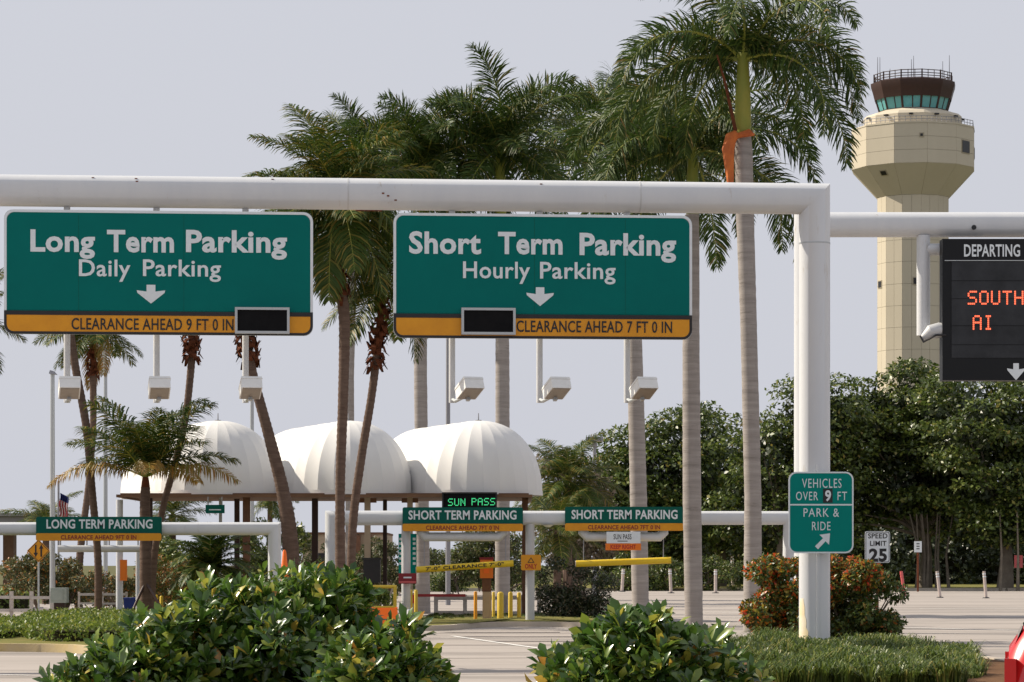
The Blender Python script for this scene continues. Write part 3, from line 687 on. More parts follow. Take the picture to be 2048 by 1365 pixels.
g = MB(); g.tube([(0, 0, 0), (0, 0, zS), (xr - xl, 0, zS), (xr - xl, 0, 0)], [rS * 1.1, rS * 1.1, rS, rS * 1.25], 24); g.build('pipe_frame', m_pipe, t)
for px in (812, 1060):
    g = MB(); x = X_(px, YS) - xl; g.tube([(x, 0, 0), (x, 0, zS - rS + .02)], 9 / sS, 16); g.build('leg', m_pipe_old, t)
for px in (1188, ):
    pass
# hanging U brackets and clearance bars
def ubr(pa, pb, label, ba, bb, text):
    Y = YS - .28
    xa, xb = X_(pa, Y) - xl, X_(pb, Y) - xl
    g = MB(); zz = Z_(1074, Y); g.tube([(xa, 0, zS - .1), (xa, -.1, zz + .12), (xa + .12, -.1, zz), (xb - .12, -.1, zz), (xb, -.1, zz + .12), (xb, 0, zS - .1)], .12, 14); g.build('sign_bracket', m_pipe, t)
    Yb_ = YS - .1
    p, q = W(*ba, Yb_), W(*bb, Yb_)
    b = thing('clearance_bar', label, 'clearance bar', (p.x, p.y, p.z), 0, 'yellow clearance bars hung over the lanes')
    d = q - p; g = MB(); rr = 6.5 / sS; g.tube([(0, 0, 0), d], rr, 16); g.build('bar_tube', m_yel2, b)
    g = MB(); g.tube([(-.02, 0, 0), (-.0, 0, 0)], rr * .9, 12); g.build('end_cap', m_delin, b)
    for u in (.08, .92): c = d * u; g = MB(); g.tube([c + Vector((0, 0, rr)), Vector((c.x, 0, zS - rS - p.z))], .012, 6); g.build('chain', m_rod, b)
    if text:
        o = lettering(text, .25, d.x - .25, -.04, .085, -rr - .001, m_black, b, .02, .006); o.rotation_euler = (0, -math.atan2(d.z, d.x), 0)
ubr(842, 1006, 'pale yellow clearance bar with black lettering over the lane under SUN PASS', (833, 1140), (1027, 1127), "7'-0\" CLEARANCE 7'-0\"")
ubr(1166, 1328, 'bright yellow tilted clearance bar over the right-hand short term lane', (1152, 1128), (1342, 1121), None)
g = MB(); g.tube([(X_(1096, YS) - xl, -.1, zS - rS), (X_(1096, YS) - xl, -.1, zS - rS - .07)], [.16, .05], 12); g.build('lamp', m_fixture, t)
LG = 'green and amber lane signs on the low gantries'
Yf = YS - rS - .13
small_sign(805, 1046, 1015, 1048, 1063, Yf, 'SHORT TERM PARKING', 817, 1033, 1039, 17, 'CLEARANCE AHEAD 7FT 0 IN', 852, 998, 1060, 8, 'SHORT TERM PARKING lane sign directly below the SUN PASS display', LG)
small_sign(1130, 1367, 1014, 1047, 1062, Yf, 'SHORT TERM PARKING', 1143, 1355, 1038, 17, 'CLEARANCE AHEAD 7FT 0 IN', 1176, 1320, 1059, 8, 'SHORT TERM PARKING lane sign above the white SUN PASS keep right plate', LG)
# white and orange plate under the second lane sign
Y = YS - .5; z0 = Z_(1101, Y); cx = X_(1247, Y); s_ = S(Y)
t = thing('keep_right_plate', 'white SUN PASS plate with an orange KEEP RIGHT strip below the lane sign', 'sign', (cx, Y, z0))
g = MB(); g.box(-34 / s_, 0, 14 / s_, 34 / s_, .03, 37 / s_); g.build('white_plate', m_white_sheet, t)
g = MB(); g.box(-36 / s_, -.01, 0, 35 / s_, .03, 13.5 / s_); g.build('orange_plate', m_orange, t)
lettering('SUN PASS', -20 / s_, 16 / s_, 22 / s_, 10 / s_, -.001, m_black, t, .01, .003)
lettering('KEEP RIGHT', -26 / s_, 25 / s_, 3 / s_, 8 / s_, -.011, m_red, t, .03, .003)
g = MB(); g.box(-12 / s_, -.003, 17.5 / s_, 8 / s_, -.0005, 19 / s_); g.build('underline', m_black, t)
# orange ONLY sign on the middle leg
Y = YS - .2; s_ = S(Y)
t = thing('lane_only_sign', 'small orange ONLY sign on the middle gantry leg', 'sign', (X_(1062, Y), Y, Z_(1141, Y)))
g = MB(); g.prism(rrect(-20 / s_, 0, 20 / s_, 31 / s_, .04), 0, .03); g.build('orange_plate', m_orange if False else m_amber, t)
g = MB(); g.ring([(-7 / s_, 15 / s_), (7 / s_, 15 / s_), (0, 26 / s_)], [(-4.6 / s_, 16.4 / s_), (4.6 / s_, 16.4 / s_), (0, 23.4 / s_)], -.004, -.0005); g.build('triangle_mark', m_black, t)
lettering('ONLY', -12 / s_, 12 / s_, 3.5 / s_, 9 / s_, -.001, m_red, t, .03, .003)
# narrow green sign behind the left leg, red plate on it
Y = YS + .6; s_ = S(Y)
t = thing('narrow_green_sign', 'tall narrow green sign behind the left gantry leg', 'sign', (X_(815, Y), Y, 0))
g = MB(); g.box(-18 / s_, 0, Z_(1166, Y), 18 / s_, .04, Z_(1068, Y)); g.build('green_panel', m_bright_green, t)
g = MB(); g.tube([(.0, .05, 0), (.0, .05, Z_(1166, Y))], .05, 8); g.build('post', m_frame, t)
for k, py in enumerate((1078, 1087, 1097, 1107, 1117, 1127)):
    for sx in (-1, 1): g = MB(); g.box(sx * 13.5 / s_ - 2.8 / s_, -.005, Z_(py + 3, Y), sx * 13.5 / s_ + 2.8 / s_, -.0005, Z_(py - 2, Y)); g.build('white_mark', m_white_sheet, t)
Y = YS - .25; s_ = S(Y)
t = thing('red_plate_sign', 'small dark red plate on the left gantry leg', 'sign', (X_(815, Y), Y, Z_(1168, Y)))
g = MB(); g.box(-18 / s_, 0, 0, 18 / s_, .03, 21 / s_); g.build('plate', m_dred, t)
g = MB(); g.box(-8 / s_, -.004, 11 / s_, 8 / s_, -.0005, 14 / s_); g.build('white_bar', m_white_sheet, t)
g = MB(); g.box(-17 / s_, -.004, 2 / s_, 17 / s_, -.0005, 5 / s_); g.build('lower_stripe', m_pink, t)
Y = 64
t = tag(MB().tube([(0, 0, 0), (0, 0, .58), (-.02, 0, .62)], [.05, .05, .02], 10).build('lane_marker_post', m_pipe, None, (X_(818, Y), Y, 0)), 'short white marker post beside the left gantry leg', 'marker post')

# long term gantry
YL = 70.; sL = S(YL); rL = 13 / sL; zL = Z_(1058, YL); xL = X_(549, YL)
t = thing('lane_gantry', 'low white pipe gantry over the long term parking lane', 'gantry', (xL, YL, 0))
g = MB(); g.tube([(0, 0, 0), (0, 0, zL), (-11, 0, zL), (-11, 0, 0)], rL, 24); g.build('pipe_frame', m_pipe, t)
small_sign(72, 323, 1034, 1067, 1082, YL - rL - .12, 'LONG TERM PARKING', 93, 305, 1057, 17, 'CLEARANCE AHEAD 9FT 0 IN', 122, 273, 1079, 8, 'LONG TERM PARKING lane sign above the white clearance bar', LG)
Y = 80.; s_ = S(Y)
b = thing('clearance_bar', 'white clearance bar hanging below the LONG TERM PARKING lane sign', 'clearance bar', (X_(116, Y), Y, Z_(1098, Y)))
d = X_(281, Y) - X_(116, Y)
g = MB(); g.tube([(0, 0, 0), (d, 0, 0)], 7 / s_, 14); g.build('bar_tube', m_pipe_old, b)
for u in (.03, .35, .62, .97):
    g = MB(); g.tube([(d * u, 0, 7 / s_), (d * u, 0, 30 / s_)], .02, 6); g.build('hanger_rod', m_rod, b)
g = MB(); g.box(0, -.04, 28 / s_, d, .04, 34 / s_); g.build('hanger_beam', m_frame, b)
for px, wd, top, nm, lab in ((239, 14, 1000, 'white_post', 'white pipe column left of the young coconut palm trunk'), (276, 9, 1104, 'white_post', 'thin white post beside the blue bin')):
    Y = 83.; tag(MB().tube([(0, 0, 0), (0, 0, Z_(top, Y))], wd / 2 / S(Y), 14).build(nm, m_pipe, None, (X_(px, Y), Y, 0)), lab, 'post')
Y = 82.7; s_ = S(Y)
t = thing('orange_panel_sign', 'orange rectangular panel fixed beside the white pipe column', 'sign', (X_(247, Y), Y, Z_(1162, Y)))
g = MB(); g.box(-7 / s_, 0, 0, 7 / s_, .04, 42 / s_); g.build('plate', m_orange, t)
g = MB(); g.box(-7.5 / s_, .04, 10 / s_, 0, .12, 30 / s_); g.build('bracket', m_frame, t)

# ================================================================ toll canopy with three domes
YC = 84.; sC = S(YC); RW = 1.86; HD = 143 / sC; zc = Z_(985, YC)
ax = Vector((-1.9, 5.2, 0)).normalized(); sd = Vector((ax.y, -ax.x, 0))   # axis goes back-left; sd points right
LB = 4.4
cx3 = X_(957, YC)
can = thing('toll_canopy', 'toll plaza canopy of three ribbed white fabric domes on a brown fascia', 'canopy', (cx3, YC, 0))
def dome_pt(phi, th, along, e):
    # phi: angle of the profile plane, th 0 (base) .. 90 (apex); superellipse in height
    c = math.cos(th) ** .92; s_ = math.sin(th) ** .96
    return c, s_
NG = 12
def gore(parent, cen, a0, a1):
    g = MB(); nu, nv = 5, 14; vs = []
    for j in range(nv + 1):
        th = math.pi / 2 * j / nv * .985
        for i in range(nu + 1):
            u = i / nu; a = a0 + (a1 - a0) * u
            hwd = (a1 - a0) / 2; bul = math.cos(hwd) / math.cos(hwd * (2 * u - 1)) - .006 * math.sin(math.pi * u)
            # straighten the gore between its seams a little, keep the seams proud of the valley
            c = math.cos(th) ** .9 * bul; s_ = math.sin(th) ** .97
            d = ax * -math.cos(a) + sd * math.sin(a)
            p = cen + d * RW * c + Vector((0, 0, s_ * HD)); vs.append(p)
    fs = [(j * (nu + 1) + i, j * (nu + 1) + i + 1, (j + 1) * (nu + 1) + i + 1, (j + 1) * (nu + 1) + i) for j in range(nv) for i in range(nu)]
    g.add(vs, fs); return g.build('fabric_panel', m_fabric, parent)
def barrel(parent, c0, y0, y1):
    g = MB(); nu, nv = 4, 28; vs = []
    for j in range(nv + 1):
        th = math.pi * j / nv
        for i in range(nu + 1):
            u = i / nu; y = y0 + (y1 - y0) * u; bul = 1 - .008 * math.sin(math.pi * u)
            cc = math.cos(th); c = math.copysign(abs(cc) ** .9, cc) * bul; s_ = math.sin(th) ** .97 if th < math.pi else 0
            hf = 1.0
            vs.append(c0 + ax * y + sd * RW * c + Vector((0, 0, abs(s_) * HD * hf * (1 - .006 * math.sin(math.pi * u)))))
    fs = [(j * (nu + 1) + i, j * (nu + 1) + i + 1, (j + 1) * (nu + 1) + i + 1, (j + 1) * (nu + 1) + i) for j in range(nv) for i in range(nu)]
    g.add(vs, fs); return g.build('fabric_panel', m_fabric, parent)
for di, px in enumerate((957, 697, 436)):
    cen = Vector((X_(px, YC) - cx3, 0, zc))
    # ring beam at the foot of the dome, with the spike on top
    g = MB(); ring = []
    for i in range(17): a = -math.pi / 2 + math.pi * i / 16; ring.append(cen + (ax * -math.cos(a) + sd * math.sin(a)) * RW * 1.0)
    for i in range(17): a = math.pi / 2 + math.pi * i / 16; ring.append(cen + ax * LB + (ax * -math.cos(a) + sd * math.sin(a)) * RW)
    outl = [(p.x, p.y) for p in ring]
    n = len(outl); vs = [(x, y, zc - .10) for x, y in outl] + [(x, y, zc + .03) for x, y in outl]
    g.add(vs, [(i, (i + 1) % n, n + (i + 1) % n, n + i) for i in range(n)] + [tuple(range(n))])
    d = g.build('dome', m_fabric, can); d['label'] = ('right dome above the SUN PASS display', 'middle dome', 'left dome behind the coconut palm')[di]
    top = cen + Vector((0, 0, HD))
    g = MB(); g.tube([top - Vector((0, 0, .05)), top + Vector((0, 0, .22))], [.02, .012], 6); g.tube([top, top + Vector((0, 0, .02))], .09, 10); g.build('spike', m_rod, d)
    for k in range(NG): gore(d, cen, -math.pi / 2 + math.pi * k / NG, -math.pi / 2 + math.pi * (k + 1) / NG)
    for k in range(3): barrel(d, cen, LB * k / 3, LB * (k + 1) / 3)
    c1 = cen + ax * LB
    for k in range(NG): gore(d, c1, math.pi / 2 + math.pi * k / NG, math.pi / 2 + math.pi * (k + 1) / NG)
xa, xb = X_(250, YC) - cx3, X_(1088, YC) - cx3
zf1 = zc - .11; zf0 = Z_(998, YC)
g = MB(); g.box(xa, -RW - .02, zf0, xb - .35, -RW + .10, zf1); g.build('fascia_board', m_fascia, can)
g = MB(); g.box(xb - .45, -RW + .101, zf0, xb - .35, 5.4, zf1); g.build('fascia_board', m_fascia, can)
g = MB(); g.box(xa, -RW + .101, zf0, xa + .1, 5.4, zf1); g.build('fascia_board', m_fascia, can)
g = MB(); g.box(xa + .101, -RW + .101, zf0 + .05, xb - .451, 5.4, zf0 + .12); g.build('soffit', m_fascia, can)
for px, wd, dy, m in ((474, 10, 2.5, m_cabbrown), (493, 14, -1.2, m_brown), (441, 6, 1, m_frame), (630, 12, 2.0, m_cabbrown), (735, 12, -1.2, m_tan), (820, 11, -1.2, m_tan), (1050, 12, 1.2, m_brown), (300, 10, 1.5, m_cabbrown), (770, 8, 3.5, m_cabbrown)):
    Y = YC + dy; x = X_(px, Y) - cx3; g = MB(); h = wd / 2 / S(Y); g.box(x - h, dy - h, 0, x + h, dy + h, zf0 + (.05 if dy > -1.8 else 0)); c = g.build('column', m, can)
    if px in (735, 820): g = MB(); g.box(x - 3 * h, dy - h * .8, zf0 - .14, x + 3 * h, dy + h * .8, zf0 - .01); g.build('capital', m_brown, c)

# SUN PASS led sign
Y = YC - RW - .3; s_ = S(Y); cx = X_(939, Y); z0 = Z_(1020, Y)
t = thing('sun_pass_display', 'black display with green SUN PASS lettering under the right dome', 'display', (cx, Y, z0))
g = MB(); hw = 55 / s_; g.box(-hw, 0, 0, hw, .25, 35 / s_); g.build('case', m_ledblack, t)
g = MB(); g.ring([(-hw, 0), (hw, 0), (hw, 35 / s_), (-hw, 35 / s_)], [(-hw + .04, .04), (hw - .04, .04), (hw - .04, 35 / s_ - .04), (-hw + .04, 35 / s_ - .04)], -.05, -.0005); g.build('hood', m_black, t)
dots('SUN', (896 - 939) / s_, 22.5 / s_, 2.0 / s_, -.002, m_led_green, t, 6.2, 2.1 / s_)
dots('PASS', (943 - 939) / s_, 23.5 / s_, 2.0 / s_, -.002, m_led_green, t, 6.2, 2.1 / s_)
# small green sign under the left dome
Y = YC - RW - .2; s_ = S(Y)
t = thing('hanging_green_sign', 'small dark green sign hanging under the left dome', 'sign', (X_(430, Y), Y, Z_(1027, Y)))
g = MB(); g.box(-19 / s_, 0, 0, 19 / s_, .05, 17 / s_); g.build('plate', m_green2, t)
for u in (-14, 14): g = MB(); g.tube([(u / s_, .02, 17 / s_), (u / s_, .02, 33 / s_)], .015, 6); g.build('hanger_rod', m_rod, t)
g = MB(); g.box(-12 / s_, -.004, 6 / s_, 12 / s_, -.0005, 8 / s_); g.build('white_mark', m_white_sheet, t)

# ================================================================ things in the toll lanes
Y = gY(1249); s_ = S(Y)
def bollard(px, py, wd, m, label, top):
    Y = gY(py); h = Z_(top, Y); rr = wd / 2 / S(Y)
    o = MB().tube([(0, 0, 0), (0, 0, h - rr * .6), (0, 0, h - rr * .15), (0, 0, h)], [rr, rr, rr * .7, rr * .2], 12).build('bollard', m, None, (X_(px, Y), Y, 0))
    tag(o, label, 'bollard', 'yellow bollards of the toll plaza'); return o
bollard(822, 1250, 6, m_yel, 'yellow bollard right behind the left gantry leg', 1180)
bollard(832, 1252, 7, m_yel, 'yellow bollard just left of the barrier arm', 1180)
bollard(951, 1250, 7, m_amber, 'orange-yellow bollard beside the white board fence end', 1183)
bollard(987, 1246, 6, m_yel, 'yellow bollard right of the orange-topped ticket machine', 1184)
bollard(1001, 1250, 13, m_yel, 'thick yellow bollard in front of the pale palm trunk', 1184)
bollard(1021, 1249, 9, m_yel, 'yellow bollard just right of the pale palm trunk', 1184)
bollard(1038, 1249, 8, m_yel, 'yellow bollard midway between the palm trunk and middle gantry leg', 1185)
bollard(1056, 1249, 8, m_yel, 'yellow bollard touching the middle gantry leg', 1184)
bollard(312, 1236, 9, m_yel2, 'bright yellow bollard right of the young coconut palm, left of its pair', 1190)
bollard(323, 1237, 7, m_yel2, 'bright yellow bollard right of the young coconut palm, right of its pair', 1192)
Y = 77.6; s_ = S(Y)
t = thing('ticket_machine', 'brown and grey ticket machine with an orange panel on top', 'ticket machine', (X_(973, Y), Y, 0))
g = MB(); g.box(-8 / s_, 0, 0, 10 / s_, .3, Z_(1184, Y)); g.build('cabinet', m_tan, t)
g = MB(); g.box(-9 / s_, .02, Z_(1184, Y) + .002, 9 / s_, .28, Z_(1157, Y)); g.build('head', m_brown, t)
g = MB(); g.box(-13 / s_, -.03, Z_(1157, Y) + .002, 13 / s_, .2, Z_(1120, Y)); o = g.build('orange_panel', m_orange, t)
g = MB(); g.box(-5 / s_, -.05, Z_(1147, Y), 5 / s_, -.031, Z_(1134, Y)); g.build('sun_emblem', m_orange2, o)
g = MB(); g.box(-14 / s_, -.04, Z_(1120, Y) + .002, 14 / s_, .22, Z_(1115, Y)); g.build('cap', m_dred, t)
Y = 80.; s_ = S(Y)
t = thing('barrier_gate', 'barrier gate with a dark red arm across the left short term lane', 'barrier gate', (X_(828, Y), Y, 0))
g = MB(); g.box(-5 / s_, -.1, 0, 6 / s_, .2, Z_(1186, Y)); g.build('cabinet', m_tan, t)
g = MB(); g.box(6 / s_, -.03, Z_(1194, Y), 103 / s_, .03, Z_(1188.5, Y)); g.build('arm', m_dred, t)
g = MB(); g.box(-4 / s_, -.12, Z_(1207, Y), 2 / s_, -.101, Z_(1190, Y)); g.build('red_panel', m_red, t)
# board fences
def fence(label, segs, Y, posts, rails, pw=9, ph=1188):
    x0 = X_(segs[0], Y); t = thing('board_fence', label, 'fence', (x0, Y, 0))
    for px in posts: g = MB(); x = X_(px, Y) - x0; h = pw / 2 / S(Y); g.box(x - h, -h, 0, x + h, h, Z_(ph, Y)); g.build('post', m_fence, t)
    P = sorted(posts)
    for a, b in zip(P[:-1], P[1:]):
        for (rt, rb) in rails:
            g = MB(); h = pw / 2 / S(Y); dz = random.uniform(-.015, .015)
            g.box(X_(a, Y) - x0 - h * .5, -h - .035, Z_(rb, Y) + dz, X_(b, Y) - x0 - h * .5 - .012, -h - .003, Z_(rt, Y) + dz); g.build('rail', m_fence, t)
fence('weathered white board fence between the bollards under the short term sign', (872, 0), 86., (872, 930, 1010, 1046, 1078), ((1193, 1200), (1222, 1229)), 8, 1190)
fence('weathered white board fence at the far left behind the hedge', (-120, 0), 84., (-120, -50, 23, 63, 104), ((1193, 1199), (1218, 1224)), 7, 1183)
fence('white board fence section behind the palm trunks left of the blue bin', (158, 0), 87., (158, 205, 253), ((1187, 1192), (1206, 1210), (1215, 1220)), 4, 1184)

# hedge island furniture
Y = 80.; s_ = S(Y)
t = thing('utility_cabinet', 'grey-green utility cabinet on a mossy plinth behind the hedge', 'utility box', (X_(120, Y), Y, 0))
g = MB(); g.box(-17 / s_, -.2, Z_(1206, Y), 15 / s_, .25, Z_(1176, Y)); o = g.build('cabinet', m_cabinet, t)
g = MB(); g.box(-16 / s_, -.215, Z_(1201, Y), 8 / s_, -.201, Z_(1180, Y)); g.build('door', m_cabinet, o)
g = MB(); g.box(-11 / s_, -.1, Z_(1220, Y), 10 / s_, .15, Z_(1206, Y) - .002); g.build('pedestal', m_cabbrown, t)
g = MB(); g.box(-20 / s_, -.3, 0, 20 / s_, .3, Z_(1220, Y) - .002); g.build('plinth', m_grassg, t)
Y = 85.; s_ = S(Y)
t = thing('recycling_bin', 'blue bin beside the young coconut palm trunk', 'bin', (X_(263, Y), Y, 0))
g = MB(); g.add([(-.17, -.17, 0), (.17, -.17, 0), (.17, .17, 0), (-.17, .17, 0), (-.21, -.21, .58), (.21, -.21, .58), (.21, .21, .58), (-.21, .21, .58)], [(0, 1, 2, 3), (7, 6, 5, 4), (0, 4, 5, 1), (1, 5, 6, 2), (2, 6, 7, 3), (3, 7, 4, 0)]); g.build('body', m_blue, t)
g = MB(); g.box(-.23, -.23, .582, .23, .23, .64); g.build('lid', m_blue, t)
# diamond two-way sign
Y = 88.; s_ = S(Y)
t = thing('two_way_sign', 'amber diamond two-way traffic sign with two black arrows', 'road sign', (X_(77, Y), Y, 0))
zc_ = Z_(1102, Y); k = 23 / s_
g = MB(); g.prism([(0, zc_ - k), (k, zc_), (0, zc_ + k), (-k, zc_)], 0, .02); g.build('plate', m_amber, t)
g = MB(); kk = k * .93; g.ring([(0, zc_ - kk), (kk, zc_), (0, zc_ + kk), (-kk, zc_)], [(0, zc_ - kk * .93), (kk * .93, zc_), (0, zc_ + kk * .93), (-kk * .93, zc_)], -.003, -.0005); g.build('black_border', m_black, t)
for sx, up in ((-1, -1), (1, 1)):
    x = sx * 5.5 / s_; q = [(-1.6, -12), (1.6, -12), (1.6, 4), (4.4, 4), (0, 13), (-4.4, 4), (-1.6, 4)]
    g = MB(); g.prism([(x + a / s_, zc_ + up * b / s_) for a, b in (q if up > 0 else q)], -.006, -.0005) ; g.build('arrow', m_black, t)
g = MB(); g.tube([(0, .04, 0), (0, .04, zc_ + k * .7)], .03, 8); g.build('post', m_frame, t)
# tall cone, orange barricade, yellow frame, black box
Y = 72.; s_ = S(Y)
t = thing('traffic_cone', 'tall orange traffic cone behind the long term gantry post', 'traffic cone', (X_(569, Y), Y, 0))
g = MB(); zt_ = Z_(1100, Y); g.tube([(0, 0, .06), (0, 0, zt_ - .05), (0, 0, zt_)], [.22, .045, .02], 18); g.build('body', m_orange2, t)
g = MB(); g.box(-.25, -.25, .0, .25, .25, .06); g.build('base', m_black, t)
Y = 62.; s_ = S(Y)
t = thing('orange_barricade', 'low orange plastic barricade right of the foreground shrubs', 'barricade', (X_(768, Y), Y, 0))
g = MB(); g.box(-.29, 0, Z_(1238, Y), .29, .06, Z_(1216, Y)); g.build('board', m_orange2, t)
g = MB(); g.box(-.26, 0, Z_(1252, Y), .22, .06, Z_(1241, Y)); g.build('lower_board', m_orange2, t)
for x in (-.26, .26): g = MB(); g.box(x - .025, .061, 0, x + .025, .10, Z_(1215, Y)); g.build('leg', m_orange2, t)
Y = 74.; s_ = S(Y)
t = thing('yellow_guard_rail', 'yellow pipe guard rail in front of shrubs left of the gantry leg', 'guard rail', (X_(765, Y), Y, 0))
g = MB(); a = 25 / s_; zz = Z_(1174, Y); g.tube([(-a * 1.6, 0, 0), (-a * 1.6, 0, zz), (a, 0, zz), (a, 0, 0)], .045, 10); g.build('pipe', m_yel, t)
g = MB(); g.tube([(-a * 1.6, 0, zz * .5), (a, 0, zz * .5)], .03, 8); g.build('mid_rail', m_yel, t)
Y = 79.; s_ = S(Y)
t = thing('equipment_box', 'black equipment box on a post left of the narrow green sign', 'equipment box', (X_(744, Y), Y, 0))
g = MB(); g.box(-17 / s_, -.15, Z_(1166, Y), 17 / s_, .2, Z_(1119, Y)); g.build('housing', m_black, t)
g = MB(); g.box(-.06, -.03, 0, .06, .08, Z_(1166, Y) - .002); g.build('post', m_black, t)
g = MB(); g.box(-19 / s_, -.17, Z_(1119, Y) + .002, 19 / s_, .22, Z_(1116, Y)); g.build('roof', m_black, t)

# right side: speed limit sign and posts
Y = 54.; s_ = S(Y); 
t = thing('speed_limit_sign', 'white SPEED LIMIT sign rising behind the red-tipped shrub', 'road sign', (X_(1755, Y), Y, 0))
z0 = Z_(1126, Y); H = 63 / s_; hw = 25 / s_
g = MB(); g.prism(rrect(-hw, z0, hw, z0 + H, .04), 0, .012); g.build('plate', m_white_sheet, t)
g = MB(); g.ring(rrect(-hw + .012, z0 + .012, hw - .012, z0 + H - .012, .035), rrect(-hw + .022, z0 + .022, hw - .022, z0 + H - .022, .03), -.003, -.0005); g.build('black_border', m_black, t)
for s__, a, b, py, cap, bo in (('SPEED', -19, 20, 1077, 9.5, .02), ('LIMIT', -15, 18, 1092, 9.5, .02), ('25', -17, 19, 1122, 23, .04)):
    lettering(s__, a / s_, b / s_, Z_(py, Y), cap / s_, -.001, m_black, t, bo, .002)
g = MB(); g.box(-.025, .013, 0, .025, .05, z0 + H - .05); g.build('post', m_rust, t)
for px, pt, pb, wd, Y, face, lab in ((1836, 1083, 1105, 15, 172., m_white_sheet, 'small white notice sign in front of the fig trunk'), (2037, 1111, 1136, 17, 178., m_pink, 'small faded red sign at the right edge under the trees')):
    s_ = S(Y); t = thing('notice_sign', lab, 'sign', (X_(px, Y), Y, 0))
    g = MB(); g.box(-wd / 2 / s_, 0, Z_(pb, Y), wd / 2 / s_, .03, Z_(pt, Y)); g.build('plate', face, t)
    for k in range(3): g = MB(); g.box(-3 / s_, -.01, Z_(pt + 6 + 5 * k, Y), 3 / s_, -.0005, Z_(pt + 4 + 5 * k, Y)); g.build('print_mark', m_dred if face is m_pink else m_black, t)
    g = MB(); g.box(-.05, .031, 0, .05, .1, Z_(pt, Y)); g.build('post', m_rust, t)
# flexible marker posts on the lot
DG = 'plastic marker posts standing on the far lot'
for px, pt, pb, m, lab in ((1809, 1143, 1194, m_pink, 'red plastic marker post on the far lot'),
    (1880, 1143, 1196, m_delin, 'pale marker post just right of the red one'), (1972, 1143, 1197, m_delin, 'rightmost pale marker post on the far lot'),
    (1244, 1138, 1184, m_delin, 'pale marker post left of the grey palm trunk with the floodlight'), (1342, 1138, 1187, m_delin, 'pale marker post left of the mottled palm trunk'),
    (1431, 1139, 1187, m_delin, 'pale marker post right of the mottled palm trunk'), (1466, 1112, 1172, m_delin, 'thicker pale marker post left of the red-tipped shrub'), (1433, 1112, 1150, m_delin, 'tall pale stub post at the far kerb'),
    (915, 1142, 1184, m_delin, 'pale marker post seen under the first clearance bar'), (1033, 1140, 1182, m_delin, 'pale marker post beside the ONLY sign')):
    Y = gY(max(pb, 1176)); h = Z_(pt, Y); rr = 3.2 / S(Y)
    t = thing('marker_post', lab, 'marker post', (X_(px, Y), Y, 0), 0, DG)
    lean = random.uniform(-.06, .06) + (.1 if px > 1800 else 0)
    g = MB(); g.tube([(0, 0, .05), (-lean * h, 0, h)], [rr, rr * .9], 10); g.build('tube', m, t)
    g = MB(); g.tube([(0, 0, 0), (0, 0, .05)], [rr * 2.4, rr * 1.8], 12); g.build('foot', m_black, t)
    for u in (.78, .88): g = MB(); g.tube([(-lean * h * u, 0, h * u), (-lean * h * (u + .04), 0, h * (u + .04))], rr * 1.06, 10); g.build('reflective_band', m_white_sheet if m is not m_pink else m_pink, t)

# light poles
def light_pole(px, pt, Y, wd, label, head='small', py_top=None):
    t = thing('light_pole', label, 'lamp post', (X_(px, Y), Y, 0)); h = Z_(pt, Y)
    rr = wd / 2 / S(Y)
    g = MB(); g.tube([(0, 0, 0), (0, 0, h)], [rr * 1.15, rr * .85], 12); g.build('pole', m_rod if head != 'pale' else m_frame, t)
    k = 1 / S(Y)
    if head == 'small' or head == 'pale':
        g = MB(); g.add([(-6 * k, -.15, h), (9 * k, -.15, h - 2 * k), (9 * k, .15, h - 2 * k), (-6 * k, .15, h), (-4 * k, -.12, h + 7 * k), (3 * k, -.12, h + 5 * k), (3 * k, .12, h + 5 * k), (-4 * k, .12, h + 7 * k)], [(0, 1, 2, 3), (7, 6, 5, 4), (0, 4, 5, 1), (1, 5, 6, 2), (2, 6, 7, 3), (3, 7, 4, 0)]); g.build('lamp_head', m_rod, t)
    if head == 'twin':
        g = MB(); g.box(-17 * k, -.5, h - 3 * k, 17 * k, .5, h + 5 * k); o = g.build('lamp_head', m_rod, t)
        g = MB(); g.box(-15 * k, -.45, h - 3.6 * k, 15 * k, .45, h - 3.05 * k); g.build('lens', m_lens, o)
        g = MB(); g.box(-5 * k, -.2, h - 14 * k, 5 * k, .2, h - 8 * k); g.build('bracket', m_rod, t)
light_pole(105, 748, 92., 10, 'grey light pole with a small lamp head left of the palms', 'pale')
light_pole(211, 700, 120., 8, 'thin pale light pole behind the two left palm trunks', 'pale')
light_pole(504, 640, 110., 8, 'thin light pole between the left and middle domes', 'pale')
light_pole(896, 560, 115., 9, 'dark light pole rising behind the right dome', 'small')
light_pole(1189, 880, 150., 8, 'light pole with a wide flat lamp head left of the dense trees', 'twin')
# flag
Y = 112.; s_ = S(Y)
t = thing('flag_pole', 'flag with red and white stripes hanging from a pole at the left', 'flag', (X_(117, Y), Y, 0))
g = MB(); g.tube([(0, 0, 0), (0, 0, Z_(962, Y))], .04, 8); g.build('pole', m_rod, t)
fl = MB(); nx, nz = 26, 10; wv = lambda i, j: (.06 + i / nx * 16 / s_ + .02 * math.sin(j), -.08 * math.sin(i * .9 + j * .3), 0)
vs = []
for j in range(nz + 1):
    for i in range(nx + 1):
        a = wv(i, j); vs.append((a[0], a[1], Z_(986, Y) - j / nz * 46 / s_ - i / nx * 8 / s_))
fl.v = vs
for j in range(nz):
    for i in range(nx):
        fl.f.append((j * (nx + 1) + i, j * (nx + 1) + i + 1, (j + 1) * (nx + 1) + i + 1, (j + 1) * (nx + 1) + i))
        fl.m.append(2 if (j < 3) else (0 if (i // 2) % 2 == 0 else 1))
m_fred = mat('flag red', (.50, .03, .03), .8); m_fwhite = mat('flag white', (.7, .68, .66), .8); m_fblue = mat('flag blue', (.02, .03, .14), .8)
